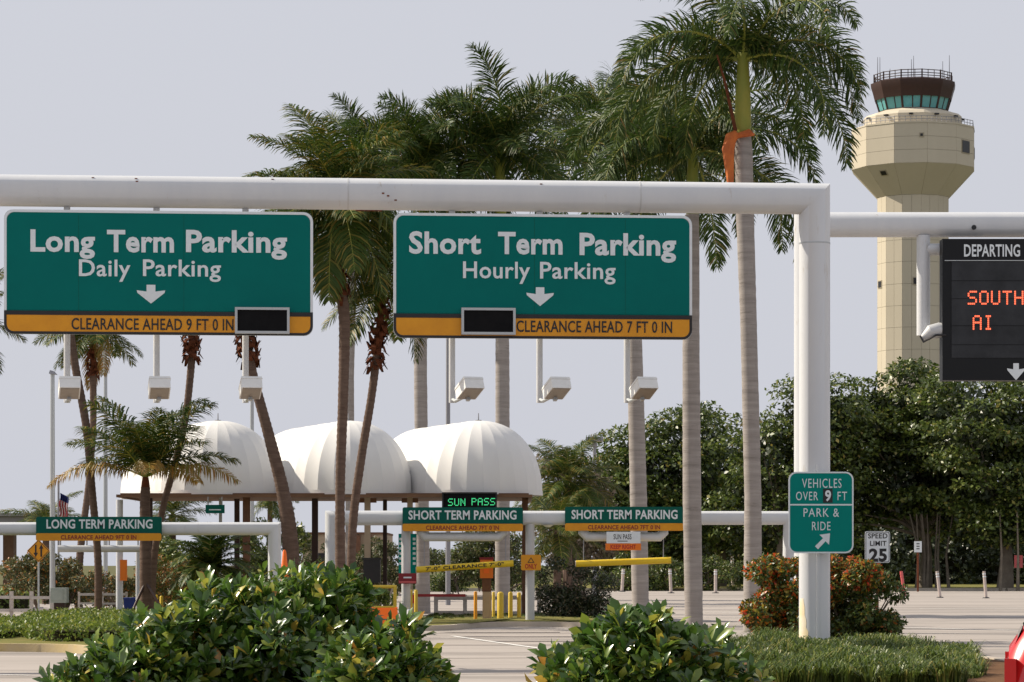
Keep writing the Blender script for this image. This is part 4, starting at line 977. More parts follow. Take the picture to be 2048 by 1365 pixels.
fl.build('flag_cloth', [m_fred, m_fwhite, m_fblue], t)

# red car at the lower right corner
def car():
    Y = 20.9; cx = X_(2018, Y)
    t = thing('parked_car', 'red hatchback whose tail just enters the lower right corner', 'car', (cx, Y, 0), -R(99.8))
    st = [ # y, half width low, half width belt, belt z, roof half, roof z
      (0.00, .80, .84, .80, .70, 1.00), (.12, .85, .88, .90, .72, 1.18), (.45, .88, .90, .94, .66, 1.42), (1.2, .89, .90, .95, .66, 1.47), (2.2, .89, .90, .93, .66, 1.44), (2.9, .88, .89, .92, .72, 1.12), (3.1, .88, .88, .92, .80, .95), (3.9, .84, .84, .80, .74, .82), (4.1, .76, .76, .62, .60, .66)]
    g = MB(); nb = []
    for y, wl, wb, bz, wr, rz in st:
        nb.append([(-wl, y, .25), (-wl - .01, y, .5), (-wb, y, bz - .1), (-wb + .03, y, bz), (-wr, y, rz - .04), (-wr + .12, y, rz), (wr - .12, y, rz), (wr, y, rz - .04), (wb - .03, y, bz), (wb, y, bz - .1), (wl + .01, y, .5), (wl, y, .25)])
    vs = [p for r_ in nb for p in r_]; n = 12
    fs = [(j * n + i, j * n + (i + 1) % n, (j + 1) * n + (i + 1) % n, (j + 1) * n + i) for j in range(len(nb) - 1) for i in range(n)] + [tuple(range(n)), tuple((len(nb) - 1) * n + i for i in range(n))]
    g.add(vs, fs); g.build('body', m_carred, t)
    g = MB(); g.add([(-.66, -.012, .92), (.66, -.012, .92), (.64, .09, 1.16), (-.64, .09, 1.16)], [(0, 1, 2, 3)]); g.build('rear_window', m_glass, t)
    g = MB(); g.add([(-.62, .10, 1.17), (.62, .10, 1.17), (.55, .42, 1.405), (-.55, .42, 1.405)], [(0, 1, 2, 3)]); g.build('rear_window', m_glass, t)
    for sx in (-1, 1):
        g = MB(); g.add([(sx * .868, .6, .97), (sx * .873, 2.2, .96), (sx * .70, 2.1, 1.36), (sx * .70, .7, 1.37)], [(0, 1, 2, 3)]); g.build('side_window', m_glass, t)
        g = MB(); g.box(sx * .80 - .07, -.03, .68, sx * .80 + .07, .05, .95); g.build('tail_lamp', m_lamp_red, t)
        for y in (.75, 3.3):
            g = MB(); g.tube([(sx * .72, y, .31), (sx * .90, y, .31)], .31, 24); wh = g.build('wheel', m_tyre, t)
            g = MB(); g.tube([(sx * .902, y, .31), (sx * .915, y, .31)], .2, 18); g.build('rim', m_rim, wh)
    g = MB(); g.box(-.84, -.08, .3, .84, .02, .55); g.build('bumper', m_carred, t)
    g = MB(); g.box(-.2, -.03, .68, .2, -.005, .8); g.build('number_plate', m_white_sheet, t)
car()
# ================================================================ palms
def frond_mesh(name, L, e0, drop, n, ll, lw, material, plume=.5, pet=.08, seed=0, sag=.9, nose=.55):
    """feather frond along +x from the origin; e0 start elevation, drop total bend (degrees)"""
    rd = random.Random(seed); g = MB(); N = 14; P = [Vector((0, 0, 0))]; A = []
    for i in range(N):
        t = (i + .5) / N; a = R(e0 - drop * t ** 1.25); A.append(a); P.append(P[-1] + Vector((math.cos(a), 0, math.sin(a))) * L / N)
    tw = rd.uniform(-.12, .12)
    P = [Vector((p.x, tw * p.x * p.x / L, p.z)) for p in P]
    g.cur = 1; g.tube(P, [max(.006, .032 * L / 3 * (1 - i / N) ** .8) for i in range(N + 1)], 5); g.cur = 0
    for i in range(n):
        t = pet + (1 - pet) * (i + rd.random() * .6) / n; u = t * N; k = min(N - 1, int(u)); p = P[k].lerp(P[k + 1], u - k)
        d = (P[k + 1] - P[k]).normalized(); side = Vector((0, 1, 0)); up = side.cross(d) * -1
        prof = math.sin(math.pi * min(1, .16 + .80 * t)) ** .7
        for s_ in (-1, 1):
            l = ll * prof * rd.uniform(.8, 1.12); ro = rd.uniform(-plume, plume)
            fw = nose + .5 * t + rd.uniform(-.1, .1)
            v = (d * fw + side * s_ * math.cos(ro) + up * (math.sin(ro) + .12)).normalized()
            m1 = p + v * l * .45; v2 = (v + Vector((0, 0, -sag * rd.uniform(.7, 1.3)))).normalized(); m2 = m1 + v2 * l * .33
            v3 = (v2 + Vector((0, 0, -sag * 1.0 * rd.uniform(.5, 1.3)))).normalized(); tip = m2 + v3 * l * .27
            wv = d.cross(v).cross(v).normalized() if rd.random() < .5 else d
            wv = (d - v * d.dot(v)).normalized() * lw * .5 * rd.uniform(.8, 1.2)
            g.add([p - wv * .5, p + wv * .5, m1 + wv, m1 - wv, m2 + wv * .75, m2 - wv * .75, tip], [(0, 1, 2, 3), (3, 2, 4, 5), (5, 4, 6)])
    me = bpy.data.meshes.new(name); me.from_pydata(g.v, [], g.f); me.materials.append(material); me.materials.append(MATS['green crownshaft'])
    me.polygons.foreach_set('material_index', g.m); me.update(); return me
LIB = {}
def frond(kind, e0, var):
    k = (kind, e0, var)
    if k not in LIB and kind == 'royal': LIB[k] = frond_mesh('frond', 4.0, e0, 98 + .45 * max(0, e0) + var * 10, 150, .76, .038, lv_royal, 1.3, .05, abs(e0) * 7 + var * 31, .42, .42)
    if k not in LIB:
        sd_ = hash(k) % 999 if False else (abs(e0) * 7 + var * 31 + len(kind) * 13)
        if kind == 'stiff': LIB[k] = frond_mesh('frond', 3.3, e0, 36 + .40 * max(0, e0) + var * 14, 130, .80, .040, lv_royal, 1.1, .06, sd_, .32, .5)
        elif kind == 'coco': LIB[k] = frond_mesh('frond', 2.5, e0, 34 + .28 * max(0, e0) + var * 12, 84, .74, .036, lv_coco, .45, .12, sd_, .45, .5)
        elif kind == 'dry': LIB[k] = frond_mesh('frond', 2.5, e0, 60 + var * 12, 56, .66, .036, lv_cocodry, .25, .14, sd_, 1.2, .4)
        elif kind == 'cycad': LIB[k] = frond_mesh('frond', 1.5, e0, 66 + var * 10, 80, .30, .030, lv_royal, .25, .05, sd_, .25, .5)
    return LIB[k]
def crown(t, c, kind, n, scale, elevs, az0=0., rs=1, skip=None, dry=0):
    rd = random.Random(rs); ga = 137.5
    for i in range(n):
        u = i / (n - 1); e = elevs[0] + (elevs[1] - elevs[0]) * u ** .85 + rd.uniform(-8, 8)
        e5 = int(round(e / 15.0)) * 15; az = az0 + i * ga + rd.uniform(-14, 14)
        if skip and e < 40 and abs((az - 270 + 180) % 360 - 180) < skip: az += 2 * skip if (az - 270) % 360 < 180 else -2 * skip
        k = 'dry' if i >= n - dry else kind
        o = mesh_obj('frond', frond(k, e5, rd.randint(0, 1)), t, c, (rd.uniform(-.12, .12), R(-(e - e5)), R(az)), scale * rd.uniform(.88, 1.08))
def trunk_path(pts, Y): return [W(px, py, Y) for px, py in pts]
def spline(P, n=5):
    out = []
    for i in range(len(P) - 1):
        p0, p1, p2, p3 = P[max(0, i - 1)], P[i], P[i + 1], P[min(len(P) - 1, i + 2)]
        for k in range(n):
            t = k / n; out.append(.5 * ((2 * p1) + (p2 - p0) * t + (2 * p0 - 5 * p1 + 4 * p2 - p3) * t * t + (3 * p1 - p0 - 3 * p2 + p3) * t ** 3))
    out.append(P[-1]); return out
def ringed(mb, pts, radii, n=14, ringstep=.22, amp=.02, rs=0):
    """trunk with slight rings: resample a path finely"""
    rd = random.Random(rs); L = [0]
    for a, b in zip(pts[:-1], pts[1:]): L.append(L[-1] + (b - a).length)
    tot = L[-1]; m = max(8, int(tot / ringstep)); Q, RR = [], []
    for i in range(m + 1):
        s_ = tot * i / m; k = max(j for j in range(len(L)) if L[j] <= s_ + 1e-9); k = min(k, len(pts) - 2); u = (s_ - L[k]) / (L[k + 1] - L[k])
        for dd, f in ((0, 1 + amp), (.5, 1 - amp * .5)):
            if i == m and dd: continue
            sp_ = s_ + dd * tot / m; k2 = min(max(j for j in range(len(L)) if L[j] <= sp_ + 1e-9), len(pts) - 2); u2 = (sp_ - L[k2]) / (L[k2 + 1] - L[k2])
            Q.append(pts[k2].lerp(pts[k2 + 1], u2)); RR.append((radii[k2] * (1 - u2) + radii[k2 + 1] * u2) * f * rd.uniform(.985, 1.015))
    mb.tube(Q, RR, n)
def royal(label, Y, path, wpx, crown_px, shaft_px, n, sc_, rs, elevs=(80, -42), shaft_w=.8, group=None, name='royal_palm', skip=None, kind='royal'):
    """path: list of photo points from the ground up; wpx: widths"""
    P = trunk_path(path, Y); base = Vector((P[0].x, Y, 0)); P[0] = base.copy(); rad = [w_ / 2 / S(Y) for w_ in wpx]
    t = thing(name, label, 'palm tree', base, 0, group)
    L = [p - base for p in P]
    mb = MB(); ringed(mb, L, rad, 16, .28, .012, rs); mb.build('trunk', m_rtrunk, t)
    c = W(*crown_px, Y) - base; top = L[-1]
    mb = MB(); rr = rad[-1] * shaft_w
    mb.tube([top, top.lerp(c, .12), top.lerp(c, .5), c - Vector((0, 0, .0)), c + Vector((0, 0, .25))], [rr * .9, rr * 1.12, rr, rr * .72, rr * .3], 14); mb.build('crownshaft', m_shaft, t)
    crown(t, c - Vector((0, 0, .1)), kind, n, sc_, elevs, rs * 40, rs, skip)
    mb = MB(); mb.tube([c, c + Vector((.03, 0, 1.1 * sc_))], [.06, .008], 6); mb.build('spear_leaf', lv_royal, t)
    return t
RG = 'tall royal palms with smooth grey trunks'
r5 = royal('tallest royal palm, with a dead orange sheath hanging at its crownshaft', 69, [(1505, 1262), (1506, 1000), (1497, 640), (1490, 430), (1487, 300), (1486, 272)], [38, 34, 33, 36, 36, 32], (1486, 112), 0, 18, .98, 5, (80, 5), .95, RG, skip=40)
r4 = royal('royal palm with a mottled grey trunk along the right edge of the short term sign', 74, [(1388, 1258), (1384, 1000), (1382, 700), (1384, 520), (1384, 430)], [36, 37, 34, 30, 28], (1386, 300), 0, 18, 1.08, 8, (80, -12), .9, RG, skip=25)
r3 = royal('royal palm behind the rightmost floodlight, its trunk wide and pale', 104, [(1281, 1215), (1277, 1000), (1272, 800), (1268, 600), (1264, 420)], [34, 34, 32, 27, 24], (1262, 265), 0, 22, 1.2, 12, (84, -15), .9, RG)
r2 = royal('royal palm rising behind the right dome', 95, [(1005, 1225), (1005, 1000), (1005, 750), (1004, 560), (1002, 430)], [30, 29, 28, 26, 24], (1000, 290), 0, 26, 1.05, 15, (88, -35), .9, RG, kind='stiff')
r1 = royal('royal palm behind the gap between the middle and right domes', 95, [(846, 1225), (844, 1000), (841, 750), (842, 560), (846, 430)], [30, 27, 26, 24, 22], (852, 320), 0, 24, .98, 19, (88, -35), .9, RG, kind='stiff')
r0 = royal('slender royal palm directly behind the ringed brown trunk', 97, [(700, 1225), (700, 1000), (699, 750), (704, 560), (712, 440)], [19, 18, 18, 18, 17], (722, 335), 0, 22, .92, 23, (88, -30), .9, RG, kind='stiff')
rx = royal('royal palm whose crown fills the gap above the floodlit sign, second behind the beam', 112, [(1118, 1214), (1118, 1000), (1118, 750), (1120, 560), (1124, 440)], [10, 10, 10, 12, 14], (1130, 320), 0, 14, .92, 27, (70, -40), .9, RG) if False else None
# dead sheath on the tallest palm
b = Vector(r5.location); g = MB(); Y = 68.75
q = [W(px, py, Y) - b for px, py in ((1474, 268), (1462, 276), (1456, 300), (1458, 330), (1460, 362), (1458, 392))]
g.tube([Vector((p.x, p.y - .02 * i, p.z)) for i, p in enumerate(q)], [.10, .14, .15, .12, .09, .03], 8); g.build('dead_sheath', m_sheath, r5)
g = MB(); g.tube([W(1474, 272, 68.75) - b, W(1498, 266, 68.72) - b, W(1508, 270, 68.8) - b], [.06, .09, .03], 8); g.build('dead_sheath', m_sheath, r5)
g = MB(); g.tube([W(1471, 262, 68.8) - b, W(1462, 220, 68.6) - b, W(1450, 165, 68.4) - b, W(1434, 110, 68.3) - b], [.05, .045, .035, .02], 6); g.build('dead_stalk', m_boot, r5)

def boots(t, c0, c1, r_, n, rs, drop=.12):
    """dead leaf bases wrapped round the upper trunk"""
    rd = random.Random(rs); g = MB()
    for i in range(n):
        u = i / n; p = c0.lerp(c1, u); a = i * 2.4; d = Vector((math.cos(a), math.sin(a), 0)); s_ = Vector((-d.y, d.x, 0)) * rd.uniform(.05, .09)
        q = p + d * r_ * .7; l = rd.uniform(.10, .24); tip = q + d * rd.uniform(.06, .16) + Vector((0, 0, -l if rd.random() < .65 else l))
        g.add([q - s_, q + s_, tip + s_ * .5, tip - s_ * .5, q + d * .03 - s_, q + d * .03 + s_], [(0, 1, 2, 3), (4, 5, 2, 3)])
    return g.build('leaf_base_skirt', m_boot, t)
def feather(label, Y, path, wpx, cpx, kind, n, sc_, rs, elevs, bt=None, group=None, dry=0, name='palm_tree', bark=None, az0=0):
    P = trunk_path(path, Y); base = Vector((P[0].x, Y, 0)); P[0] = base.copy(); rad = [w_ / 2 / S(Y) for w_ in wpx]
    L = [p - base for p in P]; n5 = 5; SP = spline(L, n5); RP = []
    for i in range(len(L) - 1): RP += [rad[i] + (rad[i + 1] - rad[i]) * k / n5 for k in range(n5)]
    RP.append(rad[-1]); t = thing(name, label, 'palm tree', base, 0, group)
    mb = MB(); ringed(mb, SP, RP, 12, .13, .05, rs); mb.build('trunk', bark or m_btrunk, t)
    c = W(*cpx, Y) - base
    mb = MB(); mb.tube([L[-1], c], [rad[-1], rad[-1] * .7], 10); mb.build('crown_base', m_boot, t)
    if bt:
        a, b_ = W(*bt[0], Y) - base, W(*bt[1], Y) - base; boots(t, a, b_, rad[-1] * bt[2], bt[3], rs)
    crown(t, c, kind, n, sc_, elevs, az0, rs, None, dry); return t
FG = 'feather palms with narrow brown ringed trunks'
fa = feather('feather palm with its crown between the two big signs and a reddish skirt', 64, [(682, 1160), (680, 1000), (686, 800), (689, 650), (683, 590)], [21, 19, 20, 22, 24], (672, 385), 'coco', 30, 1.0, 31, (82, -62), ((682, 600), (676, 470), 1.5, 70), FG, 0)
fb = feather('curved feather palm with shaggy brown leaf bases right of the straight brown trunk', 66, [(700, 1160), (705, 1060), (722, 920), (742, 800), (755, 700)], [17, 17, 17, 16, 16], (768, 560), 'coco', 22, .78, 37, (85, -40), ((750, 735), (765, 590), 2.1, 90), FG, 0)
fc = feather('feather palm leaning left from beside the long term gantry post', 74, [(588, 1200), (580, 1080), (565, 980), (540, 880), (508, 760), (494, 690)], [36, 32, 26, 22, 19, 18], (486, 610), 'coco', 14, .66, 41, (85, 20), ((500, 725), (487, 640), 2.6, 90), FG, 0)
fd = feather('slim curved feather palm rising behind the coconut palm towards the right', 79, [(303, 1240), (308, 1120), (325, 1020), (352, 920), (372, 830), (384, 715)], [14, 14, 13, 14, 14, 15], (382, 610), 'coco', 13, .7, 43, (85, 25), ((384, 718), (381, 640), 2.4, 80), FG, 0)
fe = feather('left feather palm whose leaning trunk crosses a straight one', 77.5, [(196, 1238), (196, 1120), (184, 980), (172, 850), (150, 730), (138, 640)], [16, 15, 15, 16, 16, 15], (134, 560), 'coco', 13, .8, 47, (85, 20), None, FG, 0)
ff = feather('feather palm with yellowing fronds drooping below the long term sign', 100, [(156, 1215), (160, 1110), (176, 980), (186, 860), (186, 750)], [15, 15, 13, 13, 14], (188, 655), 'coco', 20, .9, 53, (75, -42), ((186, 755), (187, 690), 2.0, 50), FG, 2)
fh = feather('feather palm standing just outside the left edge, only its frond tips showing', 80, [(-120, 1240), (-110, 1000), (-100, 800), (-95, 700)], [18, 16, 16, 16], (-95, 640), 'coco', 16, .85, 59, (75, -35), None, FG, 0)
gcoco = feather('young coconut palm with orange-tinged lower fronds in front of the left dome', 76, [(292, 1248), (291, 1120), (290, 1020), (291, 975)], [26, 23, 21, 18], (291, 955), 'coco', 19, 1.05, 67, (88, 22), None, None, 4, 'coconut_palm', None, 20)
for px, py in ((258, 1238), (322, 1215)):
    b = Vector(gcoco.location); g = MB(); g.tube([W(px, py, 75.6) - b, W(291, 1165, 75.9) - b], .035, 6); g.build('support_stake', m_cabbrown, gcoco)
# cycad-like palms near the gantry post and small background palms
def bushpalm(label, px, py, Y, sc_, n, rs, kind='cycad', name='cycad', e=(85, -8), trunk=.2):
    b = Vector((X_(px, Y), Y, 0)); t = thing(name, label, 'palm'); t.location = b; c = W(px, py, Y) - b
    g = MB(); g.tube([(0, 0, 0), c], [.14 * sc_ + .06, .12 * sc_ + .04], 10); g.build('trunk', m_btrunk, t)
    crown(t, c, kind, n, sc_, e, 0, rs); return t
bushpalm('dark arching cycad left of the long term gantry post', 420, 1135, 74, 1.0, 34, 3)
bushpalm('small palm under the left dome', 345, 1030, 100, .62, 16, 4, 'coco', 'small_palm', (80, -30))
bushpalm('small palm at the far left by the light pole', 92, 1042, 118, .75, 12, 5, 'coco', 'small_palm', (60, 0))
bushpalm('small palm between the left dome and the curved trunk', 540, 1000, 125, .55, 14, 6, 'coco', 'small_palm', (60, -40))
bushpalm('bushy cabbage palm right of the right dome', 1135, 960, 120, 1.05, 26, 7, 'coco', 'cabbage_palm', (80, -45))
bushpalm('smaller cabbage palm low beside the right dome', 1115, 1060, 112, .8, 18, 9, 'coco', 'cabbage_palm', (80, -40))

# ================================================================ broadleaf trees
def fig(label, Y, px, spans, n, rs, trunkpx=None, leaf=.30, lv=None, name='fig_tree', cat='tree', bark=None, roots=0, nsub=190, rsub=1.25, depth=5., branches=5):
    """spans: (px, py, half width px, half height px) lobes of the crown"""
    global rng; rng = np.random.default_rng(rs); rd = random.Random(rs)
    b = Vector((X_(px, Y), Y, 0)); t = thing(name, label, cat, b); s_ = S(Y)
    big = [(X_(a, Y) - b.x, rd.uniform(-1.2, 1.2), Z_(c, Y), w_ / s_, min(depth, w_ / s_), h_ / s_) for a, c, w_, h_ in spans]
    tr = MB(); top = max(q[2] for q in big); tw = .55 if not trunkpx else trunkpx / 2 / s_
    low = min(q[2] - q[5] * .3 for q in big)
    tr.tube([(0, 0, 0), (.1, 0, low * .5), (0, .1, max(low, 1.2)), (-.2, 0, (low + top) / 2)], [tw * 1.4, tw, tw * .85, tw * .5], 12); tr.build('trunk', bark or m_fig, t)
    br = MB()
    for q in big:
        for k in range(branches):
            e = Vector((q[0] + rd.uniform(-.6, .6) * q[3], q[1] + rd.uniform(-.6, .6) * q[4], q[2] + rd.uniform(-.5, .6) * q[5])); s0 = Vector((0, 0, max(low * .8, .8)))
            m_ = s0.lerp(e, .5) + Vector((rd.uniform(-.4, .4), 0, rd.uniform(0, .5))); br.tube([s0, m_, e], [tw * .4, tw * .22, .03], 6)
    br.build('limbs', bark or m_fig, t)
    for k in range(roots):
        x = rd.uniform(-1.5, 1.5); g = MB(); g.tube([(x * .8 + rd.uniform(-.2, .2), rd.uniform(-3.5, -2.5), 4.8), (x * .6, rd.uniform(-3.6, -3), 2.2), (x * .7, -3.3, 0)], [.04, .07, .12], 6); g.build('aerial_root', bark or m_fig, t)
    sub = clumps(big, nsub, rsub, .1, .5)
    cloud('crown', sub, int(n * 1.5), leaf, lv or lv_fig, t, .4, T_QUAD, .8, .8, .2, True, -.25)
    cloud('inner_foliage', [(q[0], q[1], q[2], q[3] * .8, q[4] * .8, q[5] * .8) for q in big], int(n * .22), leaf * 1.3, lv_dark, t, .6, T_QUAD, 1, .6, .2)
    return t
fig('rounded dense fig tree right of the flat-headed light pole', 188, 1300, [(1290, 960, 90, 100), (1375, 930, 80, 110), (1240, 1010, 55, 110), (1330, 1060, 110, 80)], 26000, 101, 20)
fig('dense fig tree between the mottled trunk and the tall palm', 195, 1440, [(1450, 930, 95, 100), (1400, 1040, 90, 90), (1500, 1030, 90, 110)], 15000, 103, 20)
fig('dense fig tree directly left of the gantry post', 182, 1560, [(1545, 920, 75, 85), (1600, 850, 55, 85), (1530, 1030, 100, 90), (1640, 980, 90, 160), (1660, 850, 50, 90)], 20000, 107, 20)
fig('tall fig tree with pale aerial roots right of the gantry post', 186, 1850, [(1735, 860, 85, 95), (1830, 830, 95, 90), (1790, 950, 130, 110), (1700, 1000, 70, 100), (1880, 930, 110, 130), (1930, 1030, 90, 60)], 40000, 109, 22, roots=9)
fig('large fig tree under the departures board at the right edge', 180, 2010, [(1940, 850, 110, 100), (2060, 850, 110, 110), (2000, 960, 140, 120), (2100, 980, 110, 120), (2000, 1050, 110, 50)], 32000, 113, 26, roots=4)
fig('fig tree just outside the right edge of the view', 186, 2230, [(2220, 850, 110, 120), (2230, 980, 120, 120)], 8000, 127, 26)
# dark wood closing the view behind the figs
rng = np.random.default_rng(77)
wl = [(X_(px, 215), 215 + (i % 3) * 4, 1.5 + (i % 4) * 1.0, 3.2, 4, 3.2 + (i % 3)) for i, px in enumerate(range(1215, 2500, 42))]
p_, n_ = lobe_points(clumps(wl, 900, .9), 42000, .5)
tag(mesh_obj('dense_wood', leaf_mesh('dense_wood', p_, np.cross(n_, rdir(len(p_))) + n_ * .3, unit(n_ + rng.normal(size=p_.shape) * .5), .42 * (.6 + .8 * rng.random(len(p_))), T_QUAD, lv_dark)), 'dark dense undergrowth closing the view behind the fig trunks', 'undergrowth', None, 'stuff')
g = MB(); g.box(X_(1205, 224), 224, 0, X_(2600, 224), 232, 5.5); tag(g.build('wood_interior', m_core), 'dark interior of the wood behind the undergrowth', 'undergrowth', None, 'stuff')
g = thing('sparse_tree', 'sparse brownish tree with bare twigs right of the right dome', 'tree', (X_(1145, 132), 132, 0)); b = Vector(g.location); rd = random.Random(5)
mb = MB()
for k in range(26):
    x = rd.uniform(-95, 90); y = rd.uniform(-180, -5); e = W(1145 + x, 900 + rd.random() * 170, 132 + rd.uniform(-1, 1)) - b; s0 = Vector((rd.uniform(-.3, .3), 0, rd.uniform(.1, .9)))
    mb.tube([s0, s0.lerp(e, .5) + Vector((rd.uniform(-.3, .3), 0, .3)), e], [.07, .045, .012], 5)
mb.build('limbs', m_twig, g)
mb = MB(); mb.tube([(0, 0, 0), (.1, 0, 1.6)], [.2, .14], 8); mb.build('trunk', m_twig, g)
cloud('crown', [(X_(p, 132) - b.x, 0, Z_(q, 132), w_ / S(132), 1.2, h_ / S(132)) for p, q, w_, h_ in ((1120, 930, 60, 30), (1180, 990, 50, 60), (1110, 1030, 60, 60), (1150, 1090, 80, 50), (1210, 1060, 40, 60))], 11000, .2, lv_brown, g, .95, T_QUAD, 1, .4)

# ================================================================ shrubs
def shrub(label, Y, spans, n, leaf, lv, rs, cat='shrub', name='shrub', depth=1.2, lv2=None, tmpl=T_LEAF4, nsub=40, rsub=.3, core=True, group=None, frac2=.3, top2=None, stems=6, yspread=.3):
    global rng; rng = np.random.default_rng(rs); rd = random.Random(rs); s_ = S(Y)
    bx = X_(sum(q[0] for q in spans) / len(spans), Y); b = Vector((bx, Y, 0)); t = thing(name, label, cat, b, 0, group)
    big = [(X_(a, Y) - bx, rd.uniform(-yspread, yspread), max(.15, Z_(c, Y)), w_ / s_, depth, h_ / s_) for a, c, w_, h_ in spans]
    sub = clumps(big, nsub, rsub, .05, .8) if nsub else big
    cloud('foliage', sub, n, leaf, lv, t, .55, tmpl, .9, .03, .1)
    if lv2: cloud('coloured_foliage', [q for q in sub if (top2 is None or top2(q))] or sub[:3], int(n * frac2), leaf, lv2, t, .3, tmpl, .9, .03, 0)
    mb = MB()
    for q in big:
        for k in range(stems): e = Vector((q[0] + rd.uniform(-.7, .7) * q[3], q[1] + rd.uniform(-.5, .5) * q[4], q[2] + q[5] * rd.uniform(-.2, .6))); mb.tube([(q[0] * .6, 0, 0), (q[0] * .8 + rd.uniform(-.1, .1), q[1], q[2] * .5), e], [.03, .022, .008], 5)
    mb.build('stems', m_twig, t)
    return t
# background shrubs and small trees along the toll area
shrub('brownish flowering shrub mass left of the two left palm trunks', 96, [(60, 1160, 45, 40), (110, 1150, 50, 45), (150, 1165, 40, 40)], 9000, .11, lv_dull, 201, rsub=.35, lv2=lv_orange, frac2=.25)
shrub('dull green bush behind the white post and bin', 100, [(215, 1180, 50, 26), (330, 1150, 50, 50)], 6000, .11, lv_dull, 203, lv2=lv_orange, frac2=.5)
shrub('orange-flowering shrub left of the cycad', 92, [(335, 1160, 45, 40), (365, 1185, 40, 36)], 6000, .09, lv_crot, 207, lv2=lv_orange, frac2=.8)
shrub('dark green bush behind the cycad and gantry post', 98, [(380, 1110, 60, 45), (480, 1120, 70, 60), (520, 1100, 50, 50)], 9000, .13, lv_fig, 209)
shrub('grey-green bush right of the leaning palm trunk', 110, [(600, 1120, 50, 60), (650, 1140, 55, 50)], 7000, .12, lv_dull, 211)
shrub('dark-leaved sprig bush above the orange cone', 90, [(598, 1085, 16, 30)], 600, .14, lv_fig, 212, nsub=10, rsub=.2)
shrub('pale green bush in front of the tan building', 128, [(755, 1125, 40, 50), (790, 1140, 40, 40), (705, 1145, 40, 30)], 7000, .14, lv_dull, 213)
shrub('round green bush seen under the first clearance bar', 150, [(900, 1130, 90, 48), (990, 1110, 70, 60)], 11000, .17, lv_dull, 217, rsub=.6, lv2=lv_fig, frac2=.4)
shrub('low hedge row seen through the toll lanes', 172, [(860, 1168, 60, 14), (960, 1166, 60, 16), (1050, 1160, 50, 24)], 6000, .17, lv_fig, 219, rsub=.5)
shrub('low green shrubs along the far verge left of the marker posts', 178, [(1230, 1160, 50, 22), (1330, 1155, 60, 24), (1440, 1150, 60, 32)], 9000, .2, lv_fig, 221, rsub=.6, lv2=lv_dull)
shrub('dark twiggy bush beside the right short term lane', 82, [(1125, 1170, 48, 50), (1180, 1180, 45, 45), (1150, 1215, 65, 36)], 9500, .085, lv_dark, 223, rsub=.3, lv2=lv_brown, frac2=.25, depth=.8, stems=14)
shrub('yellow-green low bush inside the yellow guard rail', 76, [(770, 1205, 30, 26), (745, 1210, 25, 26)], 2500, .08, lv_hedge, 225, rsub=.15, depth=.4, nsub=20)
shrub('tall red-tipped shrub around the base of the gantry post, left part', 51.5, [(1545, 1184, 62, 62), (1605, 1174, 64, 62), (1535, 1240, 58, 44), (1605, 1240, 65, 50)], 13000, .085, lv_crot, 227, rsub=.22, depth=.75, lv2=lv_red, frac2=.34, top2=lambda q: q[2] + .5 * (q[0] < .1) > .95, yspread=.15)
shrub('dark green shrub in front of the speed limit sign', 52, [(1705, 1165, 58, 58), (1745, 1212, 54, 56), (1690, 1235, 66, 50)], 14000, .085, lv_crot, 229, rsub=.22, depth=.7, lv2=lv_red, frac2=.10, top2=lambda q: q[2] > 1.35, yspread=.15)

# hedge on the left island
def hedge(label, corners, h0, h1, n, leaf, lv, rs):
    global rng; rng = np.random.default_rng(rs)
    cx_, cy_ = sum(c[0] for c in corners) / len(corners), sum(c[1] for c in corners) / len(corners)
    t = thing('clipped_hedge', label, 'hedge', (cx_, cy_, 0))
    C = [(c[0] - cx_, c[1] - cy_) for c in corners]; k = len(C)
    # points on the top and on the sides, with a wavy surface
    m = n; tri = []
    top = []
    while len(top) < m * .62:
        i = rng.integers(0, k); a, b_ = np.array(C[i]), np.array(C[(i + 1) % k]); u, v = rng.random(2)
        if u + v > 1: u, v = 1 - u, 1 - v
        p = a * u + b_ * v; top.append((p[0], p[1]))
    top = np.array(top); zz = h1 + .05 * np.sin(top[:, 0] * 3.1) * np.cos(top[:, 1] * 2.3) + rng.normal(size=len(top)) * .03
    P = np.column_stack([top, zz]); Nn = np.tile([0, 0, 1.], (len(P), 1))
    sides = []; sn = []
    per = [math.dist(C[i], C[(i + 1) % k]) for i in range(k)]; wsum = sum(per)
    for i in range(k):
        q = int(m * .38 * per[i] / wsum); a, b_ = np.array(C[i]), np.array(C[(i + 1) % k]); u = rng.random(q)[:, None]; p = a * (1 - u) + b_ * u
        nrm = np.array([(b_ - a)[1], -(b_ - a)[0]]); nrm = nrm / np.linalg.norm(nrm); z = rng.random(q) * h1
        wob = .07 * np.sin(p[:, 0] * 4 + z * 6)[:, None] + rng.normal(size=(q, 1)) * .03
        sides.append(np.column_stack([p + nrm * wob, z])); sn.append(np.tile([*nrm, .2], (q, 1)))
    P = np.vstack([P] + sides); Nn = np.vstack([Nn] + sn); q = len(P)
    nr = unit(Nn + rng.normal(size=(q, 3)) * .6); d = np.cross(nr, rdir(q)) + Nn * .4
    o = mesh_obj('foliage', leaf_mesh('foliage', P, d, nr, leaf * (.6 + .8 * rng.random(q)), T_QUAD, lv), t); o['kind'] = 'stuff'
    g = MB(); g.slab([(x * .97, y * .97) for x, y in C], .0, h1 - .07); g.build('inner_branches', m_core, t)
    return t
hp = lambda px, Y: (X_(px, Y), Y)
hedge('clipped light green hedge mass along the left kerb', smooth([hp(40, 55.5), hp(215, 54.6), hp(340, 56), hp(420, 62), hp(330, 74), hp(80, 74), hp(35, 66)], 2), 0, .40, 24000, .075, lv_hedge, 301)
